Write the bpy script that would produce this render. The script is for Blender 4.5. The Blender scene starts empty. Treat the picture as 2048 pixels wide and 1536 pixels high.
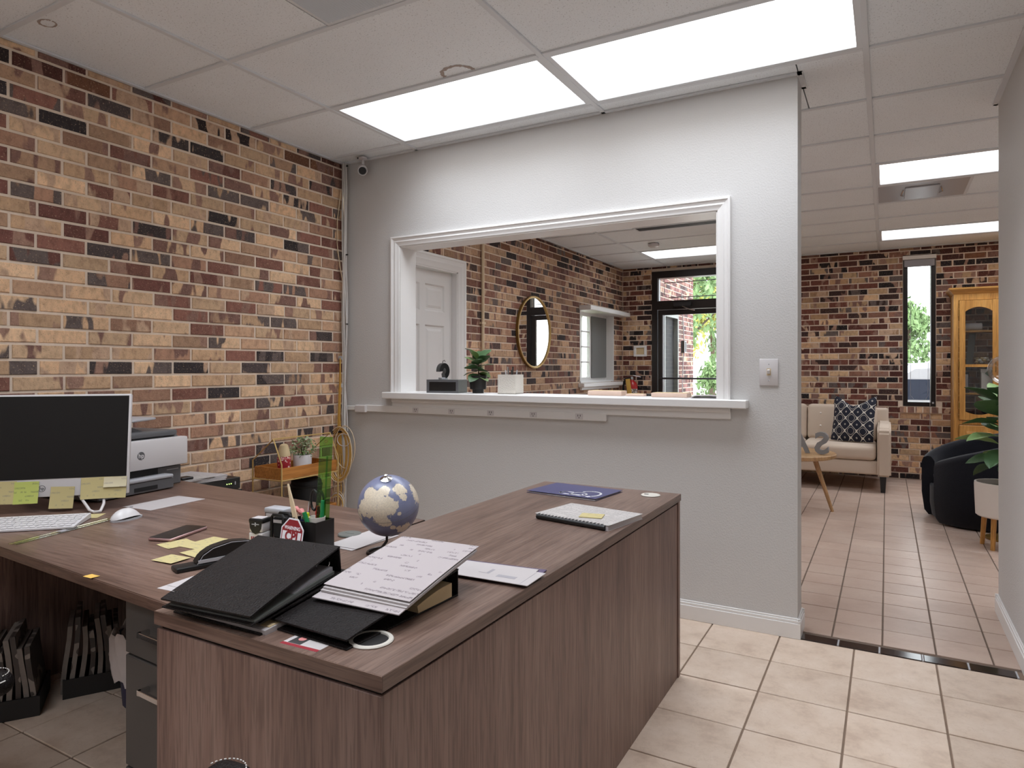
import bpy, bmesh, math, random
from mathutils import Matrix, Vector, Euler
random.seed(7)
PI = math.pi
sc = bpy.context.scene
C = sc.collection

# ------------------------------------------------------------------ camera, world, exposure
CAM_Z = 1.235
cam = bpy.data.cameras.new('camera'); camo = bpy.data.objects.new('camera', cam); C.objects.link(camo)
cam.sensor_width = 36.0; cam.lens = 1337.0/2048*36; cam.shift_y = -32.0/2048
cam.clip_start = 0.02; cam.clip_end = 300
camo.location = (0, 0, CAM_Z); camo.rotation_euler = (PI/2, 0, math.radians(29.258))
sc.camera = camo

w = bpy.data.worlds.new('sky'); sc.world = w; w.use_nodes = True
wn = w.node_tree.nodes; wl = w.node_tree.links
bg = wn['Background']
wtc = wn.new('ShaderNodeTexCoord'); wmp = wn.new('ShaderNodeMapping'); wmp.inputs['Scale'].default_value = (1, 1, 2.5)
wno = wn.new('ShaderNodeTexNoise'); wno.inputs['Scale'].default_value = 2.2; wno.inputs['Detail'].default_value = 5
wr = wn.new('ShaderNodeValToRGB')
wr.color_ramp.elements[0].position = .38; wr.color_ramp.elements[0].color = (.80, .86, .94, 1)
wr.color_ramp.elements[1].position = .62; wr.color_ramp.elements[1].color = (.97, .97, .97, 1)
wl.new(wtc.outputs['Generated'], wmp.inputs['Vector']); wl.new(wmp.outputs['Vector'], wno.inputs['Vector'])
wl.new(wno.outputs['Fac'], wr.inputs['Fac']); wl.new(wr.outputs['Color'], bg.inputs['Color'])
bg.inputs['Strength'].default_value = 2.6
sun = bpy.data.lights.new('sun', 'SUN'); sun.energy = 2.4; sun.angle = math.radians(6); sun.color = (1., .96, .90)
suno = bpy.data.objects.new('sun', sun); C.objects.link(suno); suno.rotation_euler = (0, math.radians(13), 0); suno.location = (3, 0, 12)

TROFFER = 0.95         # radiance of the lit diffusers
PANEL_W = {'office': 4.0, 'lobby': 3.2}    # watts each panel throws downward through its prismatic lens
PANEL_SPREAD = 118.    # degrees
sc.view_settings.view_transform = 'Standard'; sc.view_settings.look = 'None'
sc.view_settings.gamma = 1.0; sc.view_settings.use_curve_mapping = False
sc.view_settings.exposure = 1.18
sc.cycles.max_bounces = 7; sc.cycles.diffuse_bounces = 5; sc.cycles.glossy_bounces = 3
sc.cycles.transmission_bounces = 3; sc.cycles.transparent_max_bounces = 8
sc.cycles.caustics_reflective = False; sc.cycles.caustics_refractive = False
sc.cycles.sample_clamp_indirect = 6.0; sc.cycles.adaptive_threshold = .02

# ------------------------------------------------------------------ materials
def srgb(r, g, b):
    f = lambda c: (c/255/12.92) if c/255 <= .04045 else ((c/255+.055)/1.055)**2.4
    return (f(r), f(g), f(b), 1.0)
MATS = {}
def new_mat(name):
    m = bpy.data.materials.new(name); m.use_nodes = True
    nt = m.node_tree; b = nt.nodes['Principled BSDF']
    MATS[name] = m
    return m, nt, nt.nodes, nt.links, b
def mat(name, col, rough=.5, metal=0., spec=.5, var=0., vscale=30., bump=0., bscale=200., coat=0., sheen=0., coords='Object'):
    if name in MATS: return MATS[name]
    m, nt, n, l, b = new_mat(name)
    b.inputs['Roughness'].default_value = rough; b.inputs['Metallic'].default_value = metal
    b.inputs['Specular IOR Level'].default_value = spec; b.inputs['Coat Weight'].default_value = coat
    b.inputs['Sheen Weight'].default_value = sheen
    c = srgb(*col); b.inputs['Base Color'].default_value = c
    if var or bump:
        tc = n.new('ShaderNodeTexCoord'); src = tc.outputs[coords]
    if var:
        no = n.new('ShaderNodeTexNoise'); no.inputs['Scale'].default_value = vscale; no.inputs['Detail'].default_value = 4
        l.new(src, no.inputs['Vector'])
        mx = n.new('ShaderNodeMix'); mx.data_type = 'RGBA'
        mx.inputs['A'].default_value = tuple(x*(1-var) for x in c[:3])+(1,)
        mx.inputs['B'].default_value = tuple(min(1, x*(1+var)) for x in c[:3])+(1,)
        l.new(no.outputs['Fac'], mx.inputs['Factor']); l.new(mx.outputs['Result'], b.inputs['Base Color'])
    if bump:
        nb = n.new('ShaderNodeTexNoise'); nb.inputs['Scale'].default_value = bscale; nb.inputs['Detail'].default_value = 3
        l.new(src, nb.inputs['Vector'])
        bp = n.new('ShaderNodeBump'); bp.inputs['Strength'].default_value = bump; bp.inputs['Distance'].default_value = .003
        l.new(nb.outputs['Fac'], bp.inputs['Height']); l.new(bp.outputs['Normal'], b.inputs['Normal'])
    return m
def math_node(n, l, op, a, b=None):
    k = n.new('ShaderNodeMath'); k.operation = op
    for i, v in enumerate((a, b)):
        if v is None: continue
        if isinstance(v, (int, float)): k.inputs[i].default_value = v
        else: l.new(v, k.inputs[i])
    return k.outputs[0]
def ramp(n, l, fac, stops, interp='LINEAR'):
    r = n.new('ShaderNodeValToRGB'); cr = r.color_ramp; cr.interpolation = interp
    cr.elements[0].position = stops[0][0]; cr.elements[0].color = stops[0][1]
    cr.elements[1].position = stops[-1][0]; cr.elements[1].color = stops[-1][1]
    for p, c in stops[1:-1]:
        e = cr.elements.new(p); e.color = c
    l.new(fac, r.inputs['Fac']); return r.outputs['Color']
def mixc(n, l, fac, a, b, mode='MIX'):
    k = n.new('ShaderNodeMix'); k.data_type = 'RGBA'; k.blend_type = mode
    if isinstance(fac, (int, float)): k.inputs['Factor'].default_value = fac
    else: l.new(fac, k.inputs['Factor'])
    for s, v in (('A', a), ('B', b)):
        if isinstance(v, tuple): k.inputs[s].default_value = v
        else: l.new(v, k.inputs[s])
    return k.outputs['Result']
def noise(n, l, vec, scale, detail=3, rough=.5, sc3=None):
    if sc3:
        mp = n.new('ShaderNodeMapping'); mp.inputs['Scale'].default_value = sc3; l.new(vec, mp.inputs['Vector']); vec = mp.outputs['Vector']
    k = n.new('ShaderNodeTexNoise'); k.inputs['Scale'].default_value = scale; k.inputs['Detail'].default_value = detail
    k.inputs['Roughness'].default_value = rough
    l.new(vec, k.inputs['Vector']); return k.outputs['Fac']
def bump_to(n, l, b, h, strength, dist=.003):
    bp = n.new('ShaderNodeBump'); bp.inputs['Strength'].default_value = strength; bp.inputs['Distance'].default_value = dist
    l.new(h, bp.inputs['Height']); l.new(bp.outputs['Normal'], b.inputs['Normal'])

def mat_wood(name, axis, dark, mid, light, rough=.38, fine=1.0):
    m, nt, n, l, b = new_mat(name)
    tc = n.new('ShaderNodeTexCoord'); g = n.new('ShaderNodeNewGeometry')
    vec = g.outputs['Position']
    s = [9.*fine]*3; s['xyz'.index(axis)] = .55
    big = noise(n, l, vec, 1.0, 4, .55, tuple(s))
    s2 = [70.*fine]*3; s2['xyz'.index(axis)] = 1.6
    fin = noise(n, l, vec, 1.0, 3, .6, tuple(s2))
    s3 = [230.*fine]*3; s3['xyz'.index(axis)] = 9.
    por = noise(n, l, vec, 1.0, 2, .5, tuple(s3))
    t = math_node(n, l, 'ADD', math_node(n, l, 'MULTIPLY', big, .55), math_node(n, l, 'MULTIPLY', fin, .45))
    c = ramp(n, l, t, [(.33, srgb(*dark)), (.5, srgb(*mid)), (.66, srgb(*light))])
    k = ramp(n, l, por, [(.40, (.72, .70, .70, 1)), (.52, (1, 1, 1, 1))])
    c = mixc(n, l, 1.0, c, k, 'MULTIPLY')
    l.new(c, b.inputs['Base Color'])
    b.inputs['Roughness'].default_value = rough; b.inputs['Specular IOR Level'].default_value = .42
    bump_to(n, l, b, por, .12, .001)
    return m
WAL = dict(dark=(74, 52, 46), mid=(112, 83, 73), light=(136, 104, 92))
mat_wood('walnut_top_x', 'x', (84, 63, 54), (113, 89, 78), (132, 108, 96), rough=.3)
mat_wood('walnut_top_y', 'y', (86, 66, 57), (113, 91, 80), (131, 109, 97), rough=.33)
mat_wood('walnut_panel', 'z', (96, 74, 66), (124, 98, 88), (142, 117, 106), rough=.42, fine=.8)
mat_wood('oak', 'z', (164, 112, 52), (193, 140, 72), (207, 158, 90), rough=.4)
mat_wood('oak_x', 'x', (164, 112, 52), (193, 140, 72), (207, 158, 90), rough=.4)
mat_wood('tray_wood', 'y', (142, 86, 34), (178, 116, 52), (198, 136, 70), rough=.45)
mat_wood('light_wood', 'z', (160, 122, 84), (186, 148, 106), (200, 166, 124), rough=.45)

def mat_brick(name, object_colour=True):
    m, nt, n, l, b = new_mat(name)
    g = n.new('ShaderNodeNewGeometry'); pos = g.outputs['Position']
    if object_colour:
        oi = n.new('ShaderNodeObjectInfo'); col = oi.outputs['Color']; rnd = oi.outputs['Random']
    else:
        at = n.new('ShaderNodeAttribute'); at.attribute_name = 'tone'; col = at.outputs['Color']; rnd = g.outputs['Random Per Island']
    second = ramp(n, l, rnd, [(0., srgb(142, 108, 96)), (.28, srgb(158, 124, 108)), (.45, srgb(196, 164, 138)), (.68, srgb(130, 98, 88)), (.86, srgb(104, 92, 88)), (1., srgb(168, 134, 114))], 'CONSTANT')
    off = n.new('ShaderNodeVectorMath'); off.operation = 'ADD'; l.new(pos, off.inputs[0]); l.new(math_node(n, l, 'MULTIPLY', rnd, 41.), off.inputs[1])
    patch = noise(n, l, off.outputs[0], 1.0, 2, .5, (12., 12., 4.))
    patch = math_node(n, l, 'ADD', patch, math_node(n, l, 'MULTIPLY', math_node(n, l, 'SUBTRACT', rnd, .5), .12))
    pf = ramp(n, l, patch, [(.54, (0, 0, 0, 1)), (.575, (1, 1, 1, 1))])
    c = mixc(n, l, pf, col, second)
    streak = noise(n, l, pos, 1.0, 3, .65, (34., 34., 26.))
    c = mixc(n, l, 1.0, c, ramp(n, l, streak, [(.28, (.72, .70, .69, 1)), (.5, (1, 1, 1, 1)), (.72, (1.15, 1.14, 1.12, 1))]), 'MULTIPLY')
    fleck = noise(n, l, pos, 150., 2, .65)
    lf = ramp(n, l, fleck, [(.62, (0, 0, 0, 1)), (.68, (.6, .6, .6, 1))])
    c = mixc(n, l, lf, c, srgb(196, 168, 140))
    df = ramp(n, l, fleck, [(.30, (.45, .45, .45, 1)), (.36, (0, 0, 0, 1))])
    c = mixc(n, l, df, c, srgb(60, 44, 38))
    l.new(c, b.inputs['Base Color'])
    b.inputs['Roughness'].default_value = .82; b.inputs['Specular IOR Level'].default_value = .25
    bump_to(n, l, b, math_node(n, l, 'ADD', streak, math_node(n, l, 'MULTIPLY', fleck, .6)), .55, .006)
    return m
mat_brick('brick', True); mat_brick('brick_mass', False)
mat('mortar', (224, 206, 188), .95, spec=.1, var=.10, vscale=25, bump=.5, bscale=140, coords='Object')

def mat_wall(name, col):
    m, nt, n, l, b = new_mat(name)
    g = n.new('ShaderNodeNewGeometry'); pos = g.outputs['Position']
    b.inputs['Base Color'].default_value = srgb(*col); b.inputs['Roughness'].default_value = .62
    b.inputs['Specular IOR Level'].default_value = .3
    a1 = noise(n, l, pos, 130., 3, .55); 
    t = ramp(n, l, a1, [(.40, (0, 0, 0, 1)), (.62, (1, 1, 1, 1))])
    bump_to(n, l, b, t, .22, .002)
    return m
mat_wall('wall_paint', (200, 198, 196))
mat('white_trim', (226, 224, 222), .35, spec=.5)
mat('white_ceiling_metal', (218, 221, 224), .5)
def mat_tile_ceiling():
    m, nt, n, l, b = new_mat('ceiling_tile')
    g = n.new('ShaderNodeNewGeometry'); pos = g.outputs['Position']
    sp = noise(n, l, pos, 150., 2, .7); sp2 = noise(n, l, pos, 1.3, 3, .5)
    c = ramp(n, l, sp, [(.30, srgb(188, 190, 191)), (.39, srgb(240, 244, 247)), (1., srgb(244, 248, 250))])
    c = mixc(n, l, 1.0, c, ramp(n, l, sp2, [(.3, (.93, .93, .93, 1)), (.7, (1, 1, 1, 1))]), 'MULTIPLY')
    l.new(c, b.inputs['Base Color']); b.inputs['Roughness'].default_value = .95; b.inputs['Specular IOR Level'].default_value = .1
    bump_to(n, l, b, sp, .25, .002)
mat_tile_ceiling()
def mat_floor_tile(name, base, dark, light, sc3, rough):
    m, nt, n, l, b = new_mat(name)
    g = n.new('ShaderNodeNewGeometry'); pos = g.outputs['Position']; oi = n.new('ShaderNodeObjectInfo')
    a = noise(n, l, pos, 1.0, 4, .68, sc3)
    c = ramp(n, l, a, [(.30, srgb(*dark)), (.48, srgb(*base)), (.70, srgb(*light))])
    vein = noise(n, l, pos, 1.0, 3, .7, (sc3[0]*1.8, sc3[1]*1.8, 1))
    vv = math_node(n, l, 'ABSOLUTE', math_node(n, l, 'SUBTRACT', vein, .5))
    c = mixc(n, l, ramp(n, l, vv, [(.0, (.30, .30, .30, 1)), (.016, (0, 0, 0, 1))]), c, srgb(*dark))
    k = ramp(n, l, oi.outputs['Random'], [(0, (.93, .93, .93, 1)), (1, (1.04, 1.04, 1.04, 1))])
    c = mixc(n, l, 1.0, c, k, 'MULTIPLY')
    l.new(c, b.inputs['Base Color']); b.inputs['Roughness'].default_value = rough
    
mat_floor_tile('office_tile', (209, 188, 169), (188, 165, 146), (218, 199, 182), (7, 7, 7), .42)
mat_floor_tile('lobby_tile', (182, 158, 143), (170, 145, 129), (190, 168, 153), (3, 3, 3), .36)
mat('grout_office', (128, 108, 92), .9, var=.2, vscale=12)
mat('grout_lobby', (104, 88, 76), .9, var=.25, vscale=9)
mat('dark_accent_tile', (44, 34, 32), .12, spec=.6, var=.5, vscale=18)

def mat_emit(name, col, strength):
    m, nt, n, l, b = new_mat(name)
    b.inputs['Base Color'].default_value = (.8, .8, .8, 1)
    b.inputs['Emission Color'].default_value = col; b.inputs['Emission Strength'].default_value = strength
    return m
mat_emit('lit_diffuser', (.98, .99, 1.0, 1), TROFFER)
mat_emit('green_led', (.5, 1., .1, 1), 2.0)
for k in ('lit_diffuser', 'green_led'): MATS[k].cycles.emission_sampling = 'NONE'
def mat_glass(name, tint=(1, 1, 1, 1), refl=.5, rough=.0):
    m, nt, n, l, b = new_mat(name)
    n.remove(b); out = n['Material Output']
    t = n.new('ShaderNodeBsdfTransparent'); t.inputs['Color'].default_value = tint
    gl = n.new('ShaderNodeBsdfGlossy'); gl.inputs['Roughness'].default_value = rough
    lw = n.new('ShaderNodeLayerWeight'); lw.inputs['Blend'].default_value = .25
    f = math_node(n, l, 'ADD', math_node(n, l, 'MULTIPLY', lw.outputs['Fresnel'], refl), .03)
    mx = n.new('ShaderNodeMixShader'); l.new(f, mx.inputs[0]); l.new(t.outputs[0], mx.inputs[1]); l.new(gl.outputs[0], mx.inputs[2])
    l.new(mx.outputs[0], out.inputs['Surface'])
    return m
mat_glass('window_glass', (.93, .95, .95, 1), .6)
mat_glass('globe_glass', (.96, .94, .92, 1), .6)
mat_glass('green_plastic', (.52, .82, .36, 1), .5, .2)
mat_glass('clear_plastic', (.93, .92, .78, 1), .9, .1)

mat('black_metal', (24, 20, 22), .4, spec=.5)
mat('bronze_frame', (34, 26, 24), .35, metal=.3)
mat('black_plastic', (22, 21, 21), .38)
mat('matte_black', (14, 14, 15), .7)
mat('grey_plastic', (92, 92, 94), .45, var=.05, vscale=300)
mat('silver_plastic', (172, 172, 176), .35)
mat('white_plastic', (206, 202, 202), .35)
mat('paper', (180, 173, 172), .8, spec=.2)
mat('cream_paper', (206, 184, 146), .8, spec=.2)
mat('chrome', (210, 210, 212), .18, metal=1.)
mat('gold', (206, 174, 112), .35, metal=.55)
mat('brass', (150, 118, 62), .4, metal=.8)
mat('screen', (22, 19, 18), .3, spec=.25)
mat('leather_black', (24, 19, 18), .45, spec=.2, bump=1., bscale=260, var=.35, vscale=22)
mat('dark_grey_laminate', (64, 60, 58), .5)
mat('shadow_reveal', (20, 16, 15), .8)
mat('grommet', (196, 190, 180), .4)
mat('navy_folder', (58, 58, 98), .38)
mat('purple_paper', (86, 72, 100), .6)
mat('white_print', (230, 228, 232), .5)
mat('grey_print', (150, 146, 150), .6)
mat('black_print', (50, 46, 46), .6)
mat('red_print', (138, 28, 40), .5)
mat('sofa_fabric', (206, 188, 170), .9, spec=.1, bump=.35, bscale=700, var=.06, vscale=300, sheen=.15)
mat('boucle_black', (17, 17, 24), .95, spec=.15, bump=.8, bscale=260, sheen=.2)
mat('grey_letter', (128, 126, 126), .7)
mat('ceramic_white', (222, 214, 206), .5)
mat('soil', (48, 36, 28), .95, bump=.8, bscale=90)
mat('leaf_dark', (66, 96, 60), .38, var=.35, vscale=18)
mat('leaf_light', (128, 158, 98), .45, var=.25, vscale=20)
mat('leaf_pale', (160, 172, 138), .6, var=.3, vscale=60)
mat('stem', (84, 70, 48), .7)
mat('extinguisher_red', (168, 26, 26), .3)
mat('tag_yellow', (214, 172, 84), .6)
mat('highlighter_yellow', (206, 214, 44), .4)
mat('marker_green', (24, 130, 74), .4)
mat('marker_red', (160, 22, 30), .35)
mat('pen_blue', (30, 40, 92), .35)
mat('quill', (222, 200, 166), .7, var=.15, vscale=40)
mat('cable_white', (208, 204, 200), .5)
mat('cable_yellow', (204, 160, 76), .5)
mat('cable_cream', (212, 190, 158), .5)
mat('rose_gold', (176, 142, 140), .3, metal=.6)
mat('mirror', (235, 235, 235), .01, metal=1.)
mat('asphalt', (204, 200, 196), .95, var=.1, vscale=3)
mat('lawn', (128, 140, 92), .95, var=.3, vscale=8)
mat('stain', (168, 154, 146), .95, var=.15, vscale=40)
mat('tree_leaf', (112, 138, 90), .75, var=.4, vscale=3.)
mat('tree_leaf_yellow', (176, 176, 96), .75, var=.3, vscale=3.)
mat('bark', (88, 74, 62), .9, var=.3, vscale=12)
mat('car_paint', (150, 156, 166), .3, metal=.2, coat=.3)
mat('tinted_glass', (34, 42, 58), .35, spec=.15)
mat('tyre', (24, 24, 25), .8)
mat('grey_shade', (120, 120, 118), .8)
mat('bag_white', (206, 198, 196), .45, var=.08, vscale=30, bump=.6, bscale=30)
mat('bin_blue', (44, 46, 82), .5)
mat('crate_black', (26, 24, 24), .5)
mat('file_paper', (120, 110, 102), .85, var=.3, vscale=30)
mat('stucco_tile', (210, 204, 194), .6, var=.1, vscale=160, bump=1., bscale=160)
mat('slate_grey', (104, 106, 102), .4, var=.1, vscale=30)
mat('stitch', (206, 202, 196), .8)
mat('tan_block', (212, 186, 170), .6, var=.06, vscale=40)
mat('pink', (206, 130, 126), .6, var=.25, vscale=90)

def mat_note(name, paper, ink, line, word, fill=.5, off=0.):
    """paper carrying flat handwriting: rows of short strokes (flat print)"""
    m, nt, n, l, b = new_mat(name)
    tc = n.new('ShaderNodeTexCoord'); sp = n.new('ShaderNodeSeparateXYZ'); l.new(tc.outputs['Object'], sp.inputs[0])
    yy = math_node(n, l, 'ADD', math_node(n, l, 'DIVIDE', sp.outputs[1], line), off+50)
    row = math_node(n, l, 'FLOOR', yy); fr = math_node(n, l, 'FRACT', yy)
    cb = n.new('ShaderNodeCombineXYZ'); l.new(math_node(n, l, 'DIVIDE', sp.outputs[0], word), cb.inputs[0]); l.new(math_node(n, l, 'MULTIPLY', row, 3.7), cb.inputs[1])
    wd = noise(n, l, cb.outputs[0], 1.0, 1)
    cb2 = n.new('ShaderNodeCombineXYZ'); l.new(math_node(n, l, 'DIVIDE', sp.outputs[0], word*.16), cb2.inputs[0]); l.new(math_node(n, l, 'MULTIPLY', yy, 4.0), cb2.inputs[1])
    st = noise(n, l, cb2.outputs[0], 1.0, 2)
    band = math_node(n, l, 'MULTIPLY', math_node(n, l, 'GREATER_THAN', fr, .25), math_node(n, l, 'LESS_THAN', fr, .68))
    wmask = math_node(n, l, 'GREATER_THAN', wd, 1-fill)
    smask = math_node(n, l, 'LESS_THAN', math_node(n, l, 'ABSOLUTE', math_node(n, l, 'SUBTRACT', st, .5)), .07)
    f = math_node(n, l, 'MULTIPLY', math_node(n, l, 'MULTIPLY', band, wmask), math_node(n, l, 'MULTIPLY', smask, .75))
    l.new(mixc(n, l, f, srgb(*paper), srgb(*ink)), b.inputs['Base Color'])
    b.inputs['Roughness'].default_value = .8; b.inputs['Specular IOR Level'].default_value = .2
    return m
mat_note('note_yellow', (188, 174, 126), (150, 142, 120), .014, .02, .45)
mat_note('note_lime', (182, 190, 104), (128, 132, 88), .014, .02, .5)
mat_note('note_cream', (204, 194, 164), (160, 150, 140), .014, .02, .45)
mat_note('sheet_written', (172, 163, 163), (112, 104, 108), .0165, .045, .47)
mat_note('sheet_typed', (184, 178, 174), (110, 106, 106), .008, .06, .62)

def mat_globe():
    m, nt, n, l, b = new_mat('globe_map')
    tc = n.new('ShaderNodeTexCoord'); pos = tc.outputs['Object']
    r = .083
    # land masses as soft blobs on the sphere: Eurasia, India, south-east Asia, Africa's horn, Alaska, Japan, Arctic isles
    blobs = [((-.15, -.62, .62), .30), ((.10, -.80, .45), .34), ((-.38, -.70, .40), .30), ((.28, -.78, .52), .22), ((-.05, -.93, .18), .26), ((.12, -.97, .0), .15), ((-.60, -.60, .30), .26),
             ((-.45, -.40, .72), .22), ((.02, -.45, .84), .16), ((.48, -.30, .78), .20), ((.60, -.45, .62), .12), ((.52, -.80, .22), .07), ((.30, -.92, -.22), .10), ((.46, -.84, -.30), .09), ((-.78, -.55, .02), .18), ((.62, -.70, -.45), .2), ((.9, .2, .3), .35), ((0, .9, .2), .4)]
    no = noise(n, l, pos, 58., 6, .68)
    best = None
    for d, rad in blobs:
        v = Vector(d).normalized()*r
        vm = n.new('ShaderNodeVectorMath'); vm.operation = 'DISTANCE'; l.new(pos, vm.inputs[0]); vm.inputs[1].default_value = v
        k = math_node(n, l, 'SUBTRACT', 1.0, math_node(n, l, 'DIVIDE', vm.outputs['Value'], rad*r*1.35))
        best = k if best is None else math_node(n, l, 'MAXIMUM', best, k)
    h = math_node(n, l, 'ADD', best, math_node(n, l, 'MULTIPLY', math_node(n, l, 'SUBTRACT', no, .5), 1.9))
    land = ramp(n, l, h, [(.20, (0, 0, 0, 1)), (.23, (1, 1, 1, 1))])
    coast = ramp(n, l, math_node(n, l, 'ABSOLUTE', math_node(n, l, 'SUBTRACT', h, .215)), [(.0, (.7, .7, .7, 1)), (.05, (0, 0, 0, 1))])
    ink = noise(n, l, pos, 150., 4, .7)
    inkf = ramp(n, l, math_node(n, l, 'ABSOLUTE', math_node(n, l, 'SUBTRACT', ink, .5)), [(.0, (.5, .5, .5, 1)), (.03, (0, 0, 0, 1))])
    lc = mixc(n, l, inkf, srgb(214, 200, 178), srgb(130, 120, 116))
    oc = mixc(n, l, ramp(n, l, noise(n, l, pos, 20., 2), [(.3, (0, 0, 0, 1)), (.7, (1, 1, 1, 1))]), srgb(106, 110, 138), srgb(122, 126, 152))
    sx = n.new('ShaderNodeSeparateXYZ'); l.new(pos, sx.inputs[0])
    lat = math_node(n, l, 'ABSOLUTE', math_node(n, l, 'SUBTRACT', math_node(n, l, 'FRACT', math_node(n, l, 'DIVIDE', sx.outputs[2], .028)), .5))
    oc = mixc(n, l, ramp(n, l, lat, [(.0, (.5, .5, .5, 1)), (.02, (0, 0, 0, 1))]), oc, srgb(74, 78, 110))
    c = mixc(n, l, coast, mixc(n, l, land, oc, lc), srgb(78, 80, 104))
    l.new(c, b.inputs['Base Color']); b.inputs['Roughness'].default_value = .3
mat_globe()
def mat_lattice():
    m, nt, n, l, b = new_mat('lattice_fabric')
    tc = n.new('ShaderNodeTexCoord'); sp = n.new('ShaderNodeSeparateXYZ'); l.new(tc.outputs['Object'], sp.inputs[0])
    p, q = .115, .135
    x = math_node(n, l, 'DIVIDE', sp.outputs[0], p); z = math_node(n, l, 'DIVIDE', sp.outputs[2], q)
    cx = math_node(n, l, 'COSINE', math_node(n, l, 'MULTIPLY', x, 2*PI)); cz = math_node(n, l, 'COSINE', math_node(n, l, 'MULTIPLY', z, 2*PI))
    v = math_node(n, l, 'ADD', cx, cz)
    f1 = math_node(n, l, 'LESS_THAN', math_node(n, l, 'ABSOLUTE', math_node(n, l, 'SUBTRACT', v, -.05)), .15)
    f2 = math_node(n, l, 'LESS_THAN', math_node(n, l, 'ABSOLUTE', math_node(n, l, 'SUBTRACT', v, .80)), .09)
    f3 = math_node(n, l, 'LESS_THAN', math_node(n, l, 'ABSOLUTE', math_node(n, l, 'SUBTRACT', v, -1.95)), .03)
    f = math_node(n, l, 'MINIMUM', math_node(n, l, 'ADD', math_node(n, l, 'ADD', f1, f2), f3), 1.0)
    l.new(mixc(n, l, f, srgb(26, 28, 44), srgb(206, 200, 190)), b.inputs['Base Color']); b.inputs['Roughness'].default_value = .85
mat_lattice()
def mat_stripe(name, a, bcol, axis, period):
    m, nt, n, l, b = new_mat(name)
    g = n.new('ShaderNodeNewGeometry'); sp = n.new('ShaderNodeSeparateXYZ'); l.new(g.outputs['Position'], sp.inputs[0])
    f = math_node(n, l, 'FRACT', math_node(n, l, 'DIVIDE', sp.outputs['xyz'.index(axis)], period))
    l.new(mixc(n, l, math_node(n, l, 'GREATER_THAN', f, .5), srgb(*a), srgb(*bcol)), b.inputs['Base Color'])
    return m
def mat_label(name, base, ink, scale=60, thr=.55):
    m, nt, n, l, b = new_mat(name)
    tc = n.new('ShaderNodeTexCoord')
    v = n.new('ShaderNodeTexVoronoi'); v.inputs['Scale'].default_value = scale; l.new(tc.outputs['Object'], v.inputs['Vector'])
    no = noise(n, l, tc.outputs['Object'], scale, 1)
    f = math_node(n, l, 'GREATER_THAN', no, thr)
    l.new(mixc(n, l, f, srgb(*base), srgb(*ink)), b.inputs['Base Color']); b.inputs['Roughness'].default_value = .4
    return m
mat_label('can_label', (150, 30, 40), (226, 200, 190), 55, .57)
mat_label('ext_label', (214, 206, 196), (110, 100, 96), 45, .52)
mat_label('file_folders', (66, 58, 54), (132, 122, 114), 20, .56)

# ------------------------------------------------------------------ mesh helpers
I4 = Matrix.Identity(4)
def T(x=0, y=0, z=0): return Matrix.Translation((x, y, z))
def RX(a): return Matrix.Rotation(math.radians(a), 4, 'X')
def RY(a): return Matrix.Rotation(math.radians(a), 4, 'Y')
def RZ(a): return Matrix.Rotation(math.radians(a), 4, 'Z')
def SC(x, y, z): return Matrix.Diagonal((x, y, z, 1))

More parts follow.
